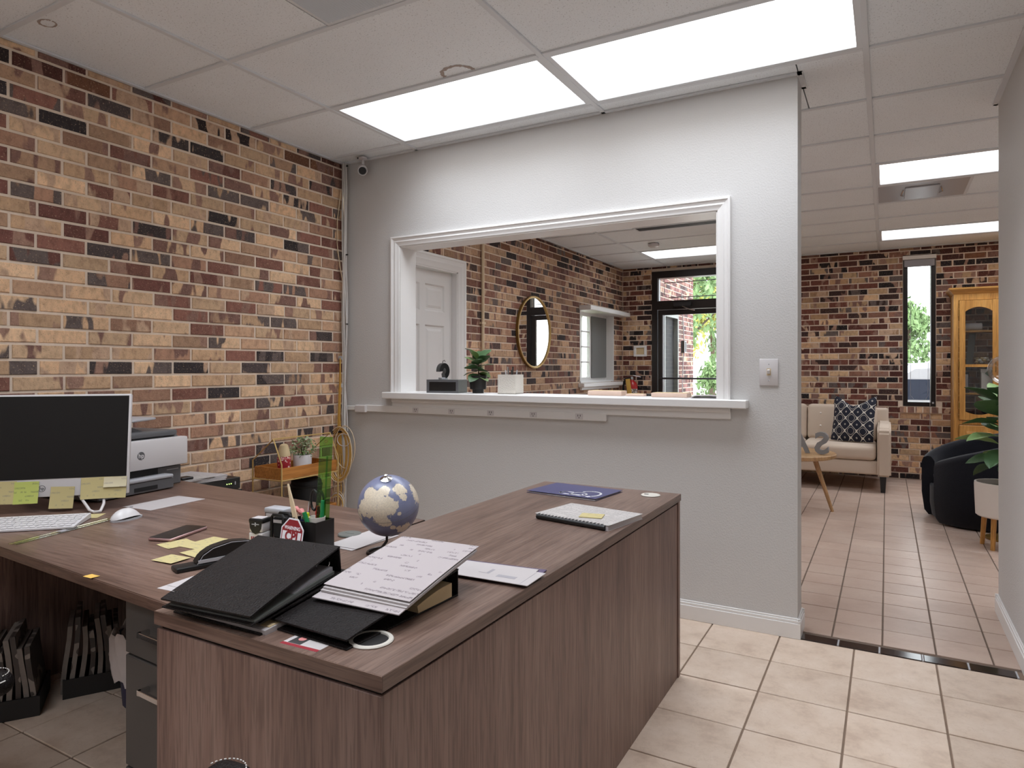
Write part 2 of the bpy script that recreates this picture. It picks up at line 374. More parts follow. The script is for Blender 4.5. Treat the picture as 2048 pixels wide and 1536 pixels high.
class MB:
    def __init__(s): s.bm = bmesh.new()
    def box(s, x0, x1, y0, y1, z0, z1, bev=0., seg=1, M=I4):
        m = M @ T((x0+x1)/2, (y0+y1)/2, (z0+z1)/2) @ SC(abs(x1-x0), abs(y1-y0), abs(z1-z0))
        r = bmesh.ops.create_cube(s.bm, size=1.0, matrix=m)
        if bev > 0:
            vs = set(r['verts']); es = [e for e in s.bm.edges if e.verts[0] in vs and e.verts[1] in vs]
            bmesh.ops.bevel(s.bm, geom=es, offset=bev, segments=seg, affect='EDGES', profile=.5, clamp_overlap=True)
        return s
    def poly(s, pts, faces, M=I4):
        vs = [s.bm.verts.new(M @ Vector(p)) for p in pts]
        for f in faces:
            try: s.bm.faces.new([vs[i] for i in f])
            except ValueError: pass
        return s
    def prism(s, pts2, z0, z1, M=I4):
        n = len(pts2)
        pts = [(x, y, z0) for x, y in pts2]+[(x, y, z1) for x, y in pts2]
        fs = [tuple(range(n))[::-1], tuple(range(n, 2*n))]+[(i, (i+1) % n, n+(i+1) % n, n+i) for i in range(n)]
        return s.poly(pts, fs, M)
    def lathe(s, prof, seg=24, M=I4, a0=0., a1=360., cap=True):
        full = abs(a1-a0) >= 359.9; k = seg if full else seg+1
        rings = []
        for r, z in prof:
            rings.append([s.bm.verts.new(M @ Vector((r*math.cos(math.radians(a0+(a1-a0)*i/seg)), r*math.sin(math.radians(a0+(a1-a0)*i/seg)), z))) for i in range(k)])
        for a, b in zip(rings, rings[1:]):
            for i in range(seg):
                j = (i+1) % k
                try: s.bm.faces.new((a[i], a[j], b[j], b[i]))
                except ValueError: pass
        if cap and full:
            for rg, (r, z) in ((rings[0], prof[0]), (rings[-1], prof[-1])):
                if r > 1e-6:
                    try: s.bm.faces.new(rg)
                    except ValueError: pass
        return s
    def tube(s, pts, r, seg=8, closed=False, M=I4, caps=True):
        P = [Vector(p) for p in pts]; n = len(P)
        rr = r if isinstance(r, (list, tuple)) else [r]*n
        tang = []
        for i in range(n):
            a = P[(i-1) % n] if (closed or i > 0) else P[i]; b = P[(i+1) % n] if (closed or i < n-1) else P[i]
            t = (b-a); tang.append(t.normalized() if t.length > 1e-9 else Vector((0, 0, 1)))
        up = Vector((0, 0, 1)) if abs(tang[0].z) < .9 else Vector((1, 0, 0))
        nrm = (up - tang[0]*up.dot(tang[0])).normalized(); rings = []
        for i in range(n):
            nrm = (nrm - tang[i]*nrm.dot(tang[i]));
            nrm = nrm.normalized() if nrm.length > 1e-6 else Vector((1, 0, 0))
            bn = tang[i].cross(nrm)
            rings.append([s.bm.verts.new(M @ (P[i]+(nrm*math.cos(2*PI*k/seg)+bn*math.sin(2*PI*k/seg))*rr[i])) for k in range(seg)])
        for i in range(n if closed else n-1):
            a, b = rings[i], rings[(i+1) % n]
            for k in range(seg):
                j = (k+1) % seg
                try: s.bm.faces.new((a[k], a[j], b[j], b[k]))
                except ValueError: pass
        if caps and not closed:
            for rg in (rings[0][::-1], rings[-1]):
                try: s.bm.faces.new(rg)
                except ValueError: pass
        return s
    def sphere(s, r, M=I4, u=20, v=12):
        bmesh.ops.create_uvsphere(s.bm, u_segments=u, v_segments=v, radius=r, matrix=M); return s
    def grid(s, fn, nu, nv, thick=0., M=I4):
        """surface fn(i/nu, j/nv) -> (x,y,z), given a thickness downward along its normal when thick > 0"""
        pts = [[Vector(fn(i/nu, j/nv)) for j in range(nv+1)] for i in range(nu+1)]
        def mk(off):
            out = []
            for i in range(nu+1):
                row = []
                for j in range(nv+1):
                    du = pts[min(i+1, nu)][j]-pts[max(i-1, 0)][j]; dv = pts[i][min(j+1, nv)]-pts[i][max(j-1, 0)]
                    nn = du.cross(dv); nn = nn.normalized() if nn.length > 1e-12 else Vector((0, 0, 1))
                    row.append(s.bm.verts.new(M @ (pts[i][j]-nn*off)))
                out.append(row)
            return out
        a = mk(0.)
        for i in range(nu):
            for j in range(nv): s.bm.faces.new((a[i][j], a[i+1][j], a[i+1][j+1], a[i][j+1]))
        if thick > 0:
            b = mk(thick)
            for i in range(nu):
                for j in range(nv): s.bm.faces.new((b[i][j], b[i][j+1], b[i+1][j+1], b[i+1][j]))
            bd = [(a[i][0], b[i][0], a[i+1][0], b[i+1][0]) for i in range(nu)]+[(a[nu][j], b[nu][j], a[nu][j+1], b[nu][j+1]) for j in range(nv)]
            bd += [(a[nu-i][nv], b[nu-i][nv], a[nu-i-1][nv], b[nu-i-1][nv]) for i in range(nu)]+[(a[0][nv-j], b[0][nv-j], a[0][nv-j-1], b[0][nv-j-1]) for j in range(nv)]
            for p, q, r_, t in bd: s.bm.faces.new((p, q, t, r_))
        return s
    def mesh(s, name, smooth=35.):
        me = bpy.data.meshes.new(name)
        bmesh.ops.recalc_face_normals(s.bm, faces=s.bm.faces[:])
        s.bm.to_mesh(me); s.bm.free()
        if smooth:
            for p in me.polygons: p.use_smooth = True
            me.set_sharp_from_angle(angle=math.radians(smooth))
        return me

def link(name, data, parent=None, M=None):
    o = bpy.data.objects.new(name, data); C.objects.link(o)
    if parent is not None: o.parent = parent
    if M is not None: o.matrix_local = M if parent is not None else M
    return o
def part(name, mb, m, parent=None, M=None, smooth=35., label=None, kind=None):
    me = mb.mesh(name, smooth) if isinstance(mb, MB) else mb
    if not me.materials: me.materials.append(MATS[m] if isinstance(m, str) else m)
    o = link(name, me, parent, M)
    if label: o['label'] = label
    if kind: o['kind'] = kind
    return o
def tag(o, label, cat, group=None):
    o['label'] = label; o['category'] = cat
    if group: o['group'] = group
    return o
def thing(name, label, cat, loc=(0, 0, 0), rz=0., group=None, M=None):
    o = bpy.data.objects.new(name, None); C.objects.link(o); o.empty_display_size = .05
    o.matrix_world = M if M is not None else (T(*loc) @ RZ(rz))
    return tag(o, label, cat, group)
def struct(name, mb, m, label=None, smooth=35.):
    o = part(name, mb, m, None, None, smooth); o['kind'] = 'structure'
    if label: o['label'] = label
    return o
def group_struct(name, label=None):
    o = bpy.data.objects.new(name, None); C.objects.link(o); o['kind'] = 'structure'
    if label: o['label'] = label
    return o
def text(name, s, size, M, m, parent, extrude=.0006, bold=0., align='CENTER'):
    cu = bpy.data.curves.new(name, 'FONT'); cu.body = s; cu.size = size; cu.extrude = extrude; cu.offset = bold
    cu.align_x = align; cu.align_y = 'CENTER'; cu.resolution_u = 3
    cu.materials.append(MATS[m]); return link(name, cu, parent, M)
def copy_tree(o, parent=None):
    c = o.copy(); C.objects.link(c); c.parent = parent
    if parent is not None: c.matrix_local = o.matrix_local.copy()
    for ch in list(o.children): copy_tree(ch, c)
    return c
def project(p):
    F = Vector((-math.sin(math.radians(29.258)), math.cos(math.radians(29.258)), 0)); R = Vector((F.y, -F.x, 0))
    d = Vector(p)-Vector((0, 0, CAM_Z)); wv = d.dot(F)
    if wv < .05: return None
    return 1024+1337*d.dot(R)/wv, 736-1337*d.z/wv, wv

# ------------------------------------------------------------------ rooms
XL, XR, YP, YP2, YF, YB, ZC = -3.12, .494, 3.30, 3.45, 8.64, -1.3, 2.576
XP = -.354                      # free end of the partition
XE = 3.3                        # far side of the lobby
YR = 4.15                       # end of the office's right wall

# floors: slab and one object per tile
COURSE, BRK = .0668, .2032
random.seed(11)
fo = struct('floor_office', MB().box(XL-.1, XR+.12, YB, YP, -.06, -.004), 'grout_office', 'beige square ceramic tile floor of the office')
def tile_mesh(name, sx, sy, h, m):
    mb = MB().box(-sx/2, sx/2, -sy/2, sy/2, -h, 0, .0016); me = mb.mesh(name); me.materials.append(MATS[m]); return me
def tile_field(parent, name, me, x0, y0, step, nx0, nx1, ny0, ny1, clip, mass_mat=None, limit=290, gap=.0065):
    cells = []
    for i in range(nx0, nx1):
        for j in range(ny0, ny1):
            a, b = x0+i*step, y0+j*step
            xa, xb, ya, yb = max(a, clip[0]), min(a+step, clip[1]), max(b, clip[2]), min(b+step, clip[3])
            if xb-xa < .02 or yb-ya < .02: continue
            p = project(((xa+xb)/2, (ya+yb)/2, 0))
            inside = p is not None and -80 < p[0] < 2128 and 0 < p[1] < 1620
            seen = inside and not (y0 > 3.2 and not (1560 < p[0] < 2060))
            cells.append((0 if seen else 1, p[2] if p else 50, xa, xb, ya, yb))
    cells.sort()
    rest = MB(); nrest = 0
    for k, (s_, d_, xa, xb, ya, yb) in enumerate(cells):
        if k < limit:
            o = link(name, me, parent, T((xa+xb)/2, (ya+yb)/2, random.uniform(-.0006, .0006)) @ SC((xb-xa-gap)/(step-gap), (yb-ya-gap)/(step-gap), 1))
        else:
            rest.box(xa+gap/2, xb-gap/2, ya+gap/2, yb-gap/2, -.004, 0); nrest += 1
    if nrest: part(name+'_field', rest, mass_mat, parent, kind='stuff')
tile_field(fo, 'floor_tile', tile_mesh('floor_tile', .298, .298, .012, 'office_tile'), -.428, 2.993, .3045, -10, 5, -15, 3, (XL, XR, YB, YP-.002), 'office_tile')
fl_ = struct('floor_lobby', MB().box(XL-.1, XE, YP+.0, YF+.1, -.06, -.004), 'grout_lobby', 'terracotta tan tile floor of the lobby')
LT = .2035
tile_field(fl_, 'floor_tile', tile_mesh('lobby_tile', LT-.0065, LT-.0065, .012, 'lobby_tile'), -.016, 3.402, LT, -17, 18, 0, 27, (XL, XE, 3.38, YF), 'lobby_tile', gap=.0065)
th = struct('trim_1', MB().box(XP+.002, XR, YP+.001, 3.380, -.02, -.003), 'grout_office', 'strip of glossy dark accent tiles across the doorway')
x = XP+.012
for k in range(7):
    wdt = .152 if k else .148
    if x+.03 > XR: break
    part('accent_tile', MB().box(x, min(x+wdt, XR-.004), YP+.004, 3.374, -.012, .001, .001), 'dark_accent_tile', th)
    part('divider', MB().box(x+wdt+.002, x+wdt+.008, YP+.004, 3.374, -.012, .0012), 'silver_plastic', th)
    x += wdt+.010

# ceiling: panels laid in a grid of tee bars
ce = struct('ceiling', MB().box(XL-.1, XE+.1, YB-.1, YF+.1, ZC+.075, ZC+.10), 'white_ceiling_metal', 'suspended ceiling of white acoustic panels')
GX = [XL, -2.514, -1.294, -.075, 1.145, 2.365, XE]
GY0, GS = 1.945, .6115
lights = {(1, 1): 'office', (2, 1): 'office', (3, 5): 'lobby', (3, 9): 'lobby', (1, 9): 'lobby', (2, -2): 'office', (1, -2): 'office', (1, -5): 'office', (2, -5): 'office', (1, 3): 'lobby', (1, 5): 'lobby', (4, 3): 'lobby', (4, 5): 'lobby', (4, 7): 'lobby', (4, 9): 'lobby'}  # entries after the visible panels are unseen ones added for light
vents = {(1, -1): 'grille', (3, 6): 'fan', (2, 6): 'grille_lobby'}
tme = {}
def ceil_tile(x0, x1, y0, y1):
    k = (round(x1-x0, 3), round(y1-y0, 3))
    if k not in tme:
        me = MB().box(-k[0]/2+.003, k[0]/2-.003, -k[1]/2+.003, k[1]/2-.003, 0, .018).mesh('ceiling_panel'); me.materials.append(MATS['ceiling_tile']); tme[k] = me
    link('ceiling_panel', tme[k], ce, T((x0+x1)/2, (y0+y1)/2, ZC+.003+random.uniform(-.0005, .0005)))
rows = []
j = -6
while GY0+j*GS < YF:
    y0, y1 = GY0+j*GS, GY0+(j+1)*GS
    if y1 > YB: rows.append((j, max(y0, YB), min(y1, YF)))
    j += 1
cells = []
for j, y0, y1 in rows:
    for i in range(6):
        x0, x1 = GX[i], GX[i+1]
        segs = [(y0, y1)]
        if y0 < YP < y1 and i <= 2: segs = [(y0, YP), (YP2, y1)]
        if i == 2 and len(segs) == 2:
            ceil_tile(XP+.004, x1, y0, y1); ceil_tile(x0, XP+.004, y0, YP); ceil_tile(x0, XP+.004, YP2, y1); continue
        for a, b in segs:
            if (i, j) in lights and (b-a) > .5: cells.append((i, j, x0, x1, a, b)); continue
            if (i, j) in vents: cells.append((i, j, x0, x1, a, b)); continue
            xb = x1
            if i == 2 and segs[0] != (y0, y1): xb = x1
            ceil_tile(x0, xb, a, b)

bars = 0
for i in range(1, 6):
    for (a, b) in ((YB, YP), (YP2, YF)) if GX[i] < XP else ((YB, YF),):
        part('tee_bar', MB().box(GX[i]-.012, GX[i]+.012, a, b, ZC-.006, ZC+.004, .0015), 'white_ceiling_metal', ce)
for j, y0, y1 in rows[1:]:
    for (a, b) in zip(GX[:-1], GX[1:]):
        if YP-.02 < y0 < YP2+.02 and a < XP: continue
        part('tee_bar', MB().box(a+.013, b-.013, y0-.012, y0+.012, ZC-.005, ZC+.004, .0015), 'white_ceiling_metal', ce)
for (x0, x1, y0, y1) in ((XL, XP+.02, YP-.024, YP), (XL, XP+.02, YP2, YP2+.022), (XP, XP+.024, YP-.024, YP2+.022), (XL, XE, YF-.022, YF), (XL, XL+.02, YB, YP), (XL, XL+.02, YP2, YF), (XR-.024, XR, YB, YR+.02), (XR-.02, XE, YR, YR+.022), (XE-.02, XE, YR, YF)):
    part('wall_angle', MB().box(x0, x1, y0, y1, ZC-.006, ZC+.002), 'white_ceiling_metal', ce)

rnd = random.Random(2)
def stain(cx, cy, rx, ry, a0, a1):
    n = 30; ins, outs = [], []
    for k in range(n+1):
        an = math.radians(a0+(a1-a0)*k/n); w_ = rnd.uniform(.70, .86); e_ = rnd.uniform(.97, 1.06)
        ins.append((cx+rx*w_*math.cos(an), cy+ry*w_*math.sin(an), ZC+.0022)); outs.append((cx+rx*e_*math.cos(an), cy+ry*e_*math.sin(an), ZC+.0022))
    mb = MB().poly(ins+outs, [(k, k+1, n+2+k, n+1+k) for k in range(n)]); part('water_stain', mb, 'stain', ce, smooth=0)
stain(-1.70, 2.535, .085, .075, 175, 365); stain(-2.853, 1.388, .038, .03, 0, 350)

# lights and vents fitted into the grid
WHERE = {(1, 1): 'lit fluorescent ceiling panel nearer the brick wall, above the pass-through window', (2, 1): 'larger lit fluorescent ceiling panel above the right end of the partition',
         (3, 5): 'lit ceiling panel in the lobby, the nearer one next to the square vent', (3, 9): 'lit ceiling panel in the lobby close to the narrow window wall',
         (1, 9): 'lit ceiling panel seen through the pass-through near the entrance door',
         (2, -2): 'added lit ceiling panel over the credenza, above the picture', (1, -2): 'added lit ceiling panel over the desk, above the picture', (1, -5): 'added lit ceiling panel behind the viewer near the brick wall', (2, -5): 'added lit ceiling panel behind the viewer near the right wall', (1, 3): 'added lit lobby ceiling panel hidden behind the partition, nearer', (1, 5): 'added lit lobby ceiling panel hidden behind the partition, farther',  # unseen panels added to lift the light in office and lobby
         (4, 3): 'added lit lobby ceiling panel out of sight, first row', (4, 5): 'added lit lobby ceiling panel out of sight, second row', (4, 7): 'added lit lobby ceiling panel out of sight, third row', (4, 9): 'added lit lobby ceiling panel out of sight, fourth row'}  # more unseen panels, added to brighten the lobby
for i, j, x0, x1, y0, y1 in cells:
    cx, cy, hx, hy = (x0+x1)/2, (y0+y1)/2, (x1-x0)/2, (y1-y0)/2
    if (i, j) in lights:
        t = thing('ceiling_light', WHERE[(i, j)], 'ceiling light', (cx, cy, ZC), group='fluorescent ceiling panels')
        fr = MB()
        fr.box(-hx+.012, hx-.012, -hy+.012, -hy+.034, -.003, .02); fr.box(-hx+.012, hx-.012, hy-.034, hy-.012, -.003, .02)
        fr.box(-hx+.012, -hx+.034, -hy+.034, hy-.034, -.003, .02); fr.box(hx-.034, hx-.012, -hy+.034, hy-.034, -.003, .02)
        part('frame', fr, 'white_ceiling_metal', t)
        part('diffuser', MB().box(-hx+.034, hx-.034, -hy+.034, hy-.034, .006, .010), 'lit_diffuser', t)
        la = bpy.data.lights.new('panel_light', 'AREA'); la.shape = 'RECTANGLE'; la.size = 2*hx-.08; la.size_y = 2*hy-.08
        la.energy = PANEL_W[lights[(i, j)]]; la.spread = math.radians(PANEL_SPREAD); la.color = (.90, .97, 1.065)
        lo = link('panel_light', la, t, T(0, 0, .003))
        part('housing', MB().box(-hx+.02, hx-.02, -hy+.02, hy-.02, .022, .07), 'white_ceiling_metal', t)
    else:
        kind = vents[(i, j)]
        if kind == 'fan':
            ceil_tile(x0+.61, x1, y0, y1); hx2 = .305; cx = x0+.305
            lab = 'square grey ceiling vent with perforated face in the lobby, beside a lit panel'
        elif kind == 'grille':
            ceil_tile(x0+.0, x0+.61, y0, y1) if False else None
            ceil_tile(x0, x0+.60, y0, y1); cx = x0+.60+.31; hx2 = .30
            lab = 'grey return air grille with fine slats in the office ceiling'
        else:
            cy += .305; hx2 = .42; cx = x0+.42-.64; lab = 'grey slotted ceiling vent seen through the top of the pass-through'
            cx = -1.72; hx2 = .40
            ceil_tile(x0, x1, y0, y1)
        t = thing('ceiling_vent', lab, 'vent', (cx, cy, ZC), group='ceiling vents')
        hy2 = hy-.014
        if kind == 'grille_lobby': hy2 = .09
        zb = -.010 if kind == 'grille_lobby' else -.003
        fr = MB()
        fr.box(-hx2, hx2, -hy2, -hy2+.02, zb, .003); fr.box(-hx2, hx2, hy2-.02, hy2, zb, .003)
        fr.box(-hx2, -hx2+.02, -hy2+.02, hy2-.02, zb, .003); fr.box(hx2-.02, hx2, -hy2+.02, hy2-.02, zb, .003)
        part('frame', fr, 'white_ceiling_metal', t)
        part('backing', MB().box(-hx2+.02, hx2-.02, -hy2+.02, hy2-.02, .001, .003), 'grey_plastic', t)
        if kind == 'grille':
            nn = 46; sl = []
            for k in range(nn):
                xx = -hx2+.026+(2*hx2-.052)*k/(nn-1)
                part('slat', MB().box(-.0022, .0022, -hy2+.02, hy2-.02, -.010, 0, 0, 1, RY(35)), 'white_ceiling_metal', t, T(xx, 0, 0))
        elif kind == 'fan':
            part('face_plate', MB().box(-hx2+.02, hx2-.02, -hy2+.02, hy2-.02, -.002, .0009), 'silver_plastic', t)
            part('damper', MB().box(-.11, .11, -.17, .17, -.012, -.002, .003), 'silver_plastic', t)
            for sx in (-1, 1): part('clip', MB().tube([(sx*.12, -.10, -.006), (sx*.135, 0, -.02), (sx*.12, .10, -.006)], .004), 'chrome', t)
        else:
            for k in range(5): part('slat', MB().box(-hx2+.02, hx2-.02, -.004, .004, -.010, .001, 0, 1), 'grey_plastic', t, T(0, -.05+.025*k, 0))

# ------------------------------------------------------------------ brick walls
PAL_OFFICE = [((216, 182, 148), 30), ((208, 172, 138), 22), ((190, 154, 126), 12), ((168, 130, 108), 9), ((136, 94, 82), 13), ((118, 78, 70), 8), ((78, 69, 68), 8), ((60, 54, 55), 6)]
PAL_LOBBY = [((198, 164, 134), 22), ((184, 148, 120), 16), ((162, 126, 104), 14), ((138, 98, 84), 18), ((116, 78, 69), 14), ((80, 64, 60), 9), ((56, 48, 50), 8)]
PAL_FAR = [((204, 170, 134), 18), ((188, 150, 116), 15), ((146, 104, 86), 12), ((110, 66, 56), 22), ((94, 54, 47), 16), ((64, 46, 43), 10), ((40, 34, 36), 13)]
PAL_OUT = [((112, 74, 74), 30), ((94, 60, 62), 25), ((130, 94, 92), 20), ((66, 50, 54), 20)]
def pick(pal):
    tot = sum(w_ for _, w_ in pal); r = random.uniform(0, tot)
    for c, w_ in pal:
        r -= w_
        if r <= 0: break
    k = random.uniform(.88, 1.1)
    return srgb(*[min(255, v*k) for v in c])
LB, HB, DB = BRK-.0115, COURSE-.0115, .05
def brick_shape(mb, L, H, jit, M):
    j = lambda a: random.uniform(-a, a)
    x, z, e, d = L/2, H/2, .0022, .0022
    fr = [(-x+e+j(jit), -d*.3+j(.0012), -z+e+j(jit)), (x-e+j(jit), -d*.3+j(.0012), -z+e+j(jit)), (x-e+j(jit), -d*.3+j(.0012), z-e+j(jit)), (-x+e+j(jit), -d*.3+j(.0012), z-e+j(jit))]
    md = [(-x, d, -z), (x, d, -z), (x, d, z), (-x, d, z)]
    bk = [(-x, DB, -z), (x, DB, -z), (x, DB, z), (-x, DB, z)]
    mb.poly(fr+md+bk, [(0, 1, 2, 3), (4, 5, 1, 0), (5, 6, 2, 1), (6, 7, 3, 2), (7, 4, 0, 3), (8, 9, 5, 4), (9, 10, 6, 5), (10, 11, 7, 6), (11, 8, 4, 7), (11, 10, 9, 8)], M)
BV = []
for k in range(8):
    mb = MB(); brick_shape(mb, LB, HB, .0016, I4); me = mb.mesh('brick', 0); me.materials.append(MATS['brick']); BV.append(me)
def brick_wall(name, label, M, s0, s1, pal, holes=(), limit=290, ext=0., seen=None, ztop=ZC-.002, thick=.18, dark_top=0, phase=0., individual=True, structure=True):
    """M maps (s, depth, z) to the world; the face is depth 0 and bricks stand 7 mm proud of the mortar"""
    wall = MB()
    ss = sorted({s0-ext, s1}|{h[0] for h in holes}|{h[1] for h in holes}); ss = [v for v in ss if s0-ext <= v <= s1]
    zs = sorted({0., ztop+.1}|{h[2] for h in holes}|{h[3] for h in holes})
    for a, b in zip(ss, ss[1:]):
        z = 0.; hz = sorted([(h[2], h[3]) for h in holes if h[0] < (a+b)/2 < h[1]])
        for h0, h1 in hz:
            if h0 > z: wall.box(a, b, .0045, thick, z, h0, M=M)
            z = h1
        if ztop+.1 > z: wall.box(a, b, .0045, thick, z, ztop+.1, M=M)
    bmesh.ops.remove_doubles(wall.bm, verts=wall.bm.verts[:], dist=1e-5)
    wo = struct(name, wall, 'mortar', label)
    allb = []
    r = 0
    while r*COURSE < ztop-.015:
        za, zb = r*COURSE, min((r+1)*COURSE, ztop)
        s = s0-BRK*((.5 if r % 2 else 0)+phase)+random.uniform(-.006, .006)
        while s < s1:
            a, b = max(s, s0), min(s+BRK, s1); s += BRK
            segs = [(a, b)]
            for h in holes:
                if h[3] <= za+.02 or h[2] >= zb-.02: continue
                ns = []
                for p, q in segs:
                    if h[1] <= p or h[0] >= q: ns.append((p, q)); continue
                    if p < h[0]: ns.append((p, h[0]))
                    if q > h[1]: ns.append((h[1], q))
                segs = ns
            z0, z1 = za, zb
            for h in holes:
                if h[0] < (a+b)/2 < h[1]:
                    if z0 < h[2] < z1: z1 = h[2]
                    elif z0 < h[3] < z1: z0 = h[3]
            for p, q in segs:
                if q-p < .022 or z1-z0 < .02: continue
                c = pick(pal)
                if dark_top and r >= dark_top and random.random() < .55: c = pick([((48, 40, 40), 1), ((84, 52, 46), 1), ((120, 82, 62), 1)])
                allb.append(((p+q)/2, (z0+z1)/2, q-p-.0115, z1-z0-.0115, c))
        r += 1
    def rank(bk):
        wp = M @ Vector((bk[0], 0, bk[1])); p = project(wp)
        if p is None or not (-60 < p[0] < 2108 and -60 < p[1] < 1600): return 1e6
        if seen and not seen(p[0], p[1]): return 1e5+p[2]
        return p[2]
    allb.sort(key=rank)
    rest = MB(); lay = rest.bm.loops.layers.float_color.new('tone'); nrest = 0
    for k, (cs, cz, L, H, c) in enumerate(allb):
        dep = random.uniform(-.0015, .002)
        if individual and k < limit and rank(allb[k]) < 1e5:
            o = link('brick', random.choice(BV), wo, M @ T(cs, dep, cz) @ RY(random.uniform(-.35, .35)) @ SC(L/LB, 1, H/HB)); o.color = c
        else:
            f0 = len(rest.bm.faces); brick_shape(rest, L, H, .0016, M @ T(cs, dep, cz)); nrest += 1
            rest.bm.faces.ensure_lookup_table()
            for f in rest.bm.faces[f0:]:
                for lp in f.loops: lp[lay] = c
    if nrest: part('brick_field', rest, 'brick_mass', wo, smooth=0, kind='stuff')
    return wo
M_LEFT = Matrix(((0, -1, 0, XL), (1, 0, 0, 0), (0, 0, 1, 0), (0, 0, 0, 1)))     # s -> +y, depth -> -x
M_FAR = T(0, YF, 0)                                                            # s -> +x, depth -> +y
random.seed(5)
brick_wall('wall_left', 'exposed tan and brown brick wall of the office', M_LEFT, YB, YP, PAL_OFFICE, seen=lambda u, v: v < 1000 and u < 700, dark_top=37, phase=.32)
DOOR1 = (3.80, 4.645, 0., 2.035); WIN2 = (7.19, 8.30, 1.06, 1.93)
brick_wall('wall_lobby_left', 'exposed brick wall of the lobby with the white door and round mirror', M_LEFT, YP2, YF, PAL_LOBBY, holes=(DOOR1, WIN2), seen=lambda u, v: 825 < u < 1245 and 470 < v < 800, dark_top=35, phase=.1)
DOOR2 = (-2.71, -1.62, 0., 2.505); WIN1 = (.161, .469, .813, 2.488)
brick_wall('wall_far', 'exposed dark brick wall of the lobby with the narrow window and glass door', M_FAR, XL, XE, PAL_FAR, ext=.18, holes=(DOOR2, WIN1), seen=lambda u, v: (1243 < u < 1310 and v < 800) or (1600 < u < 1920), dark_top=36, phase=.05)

# ------------------------------------------------------------------ painted walls
OP = (-2.648, -.713, 1.085, 1.992)            # pass-through opening x0 x1 z0 z1
mb = MB()
mb.box(XL, OP[0], YP, YP2, 0, ZC-.002); mb.box(OP[1], XP, YP, YP2, 0, ZC-.002)
mb.box(OP[0], OP[1], YP, YP2, 0, OP[2]-.03); mb.box(OP[0], OP[1], YP, YP2, OP[3], ZC-.002)
bmesh.ops.remove_doubles(mb.bm, verts=mb.bm.verts[:], dist=1e-5)
struct('wall_partition', mb, 'wall_paint', 'grey painted textured partition wall with a pass-through window')
struct('wall_right', MB().box(XR, XR+.12, YB, YR, 0, ZC-.002), 'wall_paint', 'grey painted wall on the right of the doorway')
struct('wall_back', MB().box(XL-.18, XR+.12, YB-.12, YB, 0, ZC-.002), 'wall_paint', 'grey painted wall behind the viewer')
struct('wall_lobby_back', MB().box(XR+.12, XE, YR-.12, YR, 0, ZC-.002), 'wall_paint', 'grey painted wall on the near side of the lobby')
struct('wall_lobby_right', MB().box(XE, XE+.12, YR-.12, YF+.18, 0, ZC-.002), 'wall_paint', 'grey painted wall at the lobby side')
def base_run(mb, x0, x1, y0, y1):
    mb.box(x0, x1, y0, y1, 0, .082, .002)
def baseboard(name, runs):
    mb = MB()
    for (ax, ay, bx, by, nx, ny) in runs:      # run along a-b, standing out along n, with a stepped moulded top
        for t0, t1, z0, z1 in ((0, .014, 0, .070), (0, .0105, .070, .083), (0, .006, .083, .092)):
            mb.box(min(ax, bx, ax+nx*t1, bx+nx*t1), max(ax, bx, ax+nx*t1, bx+nx*t1), min(ay, by, ay+ny*t1, by+ny*t1), max(ay, by, ay+ny*t1, by+ny*t1), z0, z1, .0015)
    return struct(name, mb, 'white_trim')
baseboard('baseboard_partition', [(XL, YP, XP+.014, YP, 0, -1), (XP, YP-.0135, XP, YP2+.0135, 1, 0), (XL+.02, YP2, XP+.014, YP2, 0, 1)])
baseboard('baseboard_right', [(XR, YB, XR, YR, -1, 0), (XR-.014, YR, XR+.134, YR, 0, 1)])

# casing of the pass-through, sill and apron
def casing(parent, name, p0, p1, inward, M, wid=.062):
    """moulded strip from p0 to p1 in the wall plane (x, z); inward is the 2-D direction to the opening"""
    d = Vector(p1)-Vector(p0); L = d.length; d.normalize(); n2 = Vector(inward)
    prof = [(0, 0), (0, .020), (.010, .022), (.014, .017), (.026, .013), (.034, .016), (.044, .011), (.058, .009), (.062, .006), (.062, 0)]
    prof = [(a*wid/.062, b) for a, b in prof]
    vs = []
    mb = MB()
    for end, sgn in ((Vector(p0), 1), (Vector(p1), -1)):
        for a, b in prof:                       # mitred ends
            q = end+n2*a+d*sgn*a*(1 if (end == Vector(p0)) else 1)*MITRE[0 if sgn == 1 else 1]
            vs.append((q.x, -b, q.y))
    n = len(prof)
    fs = [(i, (i+1) % n, n+(i+1) % n, n+i) for i in range(n)]+[tuple(range(n))[::-1], tuple(range(n, 2*n))]
    mb.poly(vs, fs, M); return part(name, mb, 'white_trim', parent, smooth=25)
tr = group_struct('trim_2', 'white moulded casing around the pass-through window')
MW = T(0, YP, 0)
o0, o1, ot = OP[0]-.064, OP[1]+.064, OP[3]+.062
MITRE = (0, 1); casing(tr, 'casing', (o0, OP[2]), (o0, ot), (1, 0), MW)
MITRE = (1, 0); casing(tr, 'casing', (o1, ot), (o1, OP[2]), (-1, 0), MW)
MITRE = (1, 1); casing(tr, 'casing', (o0, ot), (o1, ot), (0, -1), MW)
mb = MB(); mb.box(OP[0]-.003, OP[0]+.004, YP-.004, YP2+.004, OP[2], OP[3]); mb.box(OP[1]-.004, OP[1]+.003, YP-.004, YP2+.004, OP[2], OP[3]); mb.box(OP[0]-.003, OP[1]+.003, YP-.004, YP2+.004, OP[3]-.004, OP[3]+.003)
part('jamb', mb, 'white_trim', tr)
si = group_struct('trim_3', 'white window sill board below the pass-through')
part('sill_board', MB().box(-2.742, -.567, YP-.068, YP, OP[2]-.04, OP[2], .004).box(OP[0]+.004, OP[1]-.004, YP-.01, YP2+.05, OP[2]-.03, OP[2], .002), 'white_trim', si)
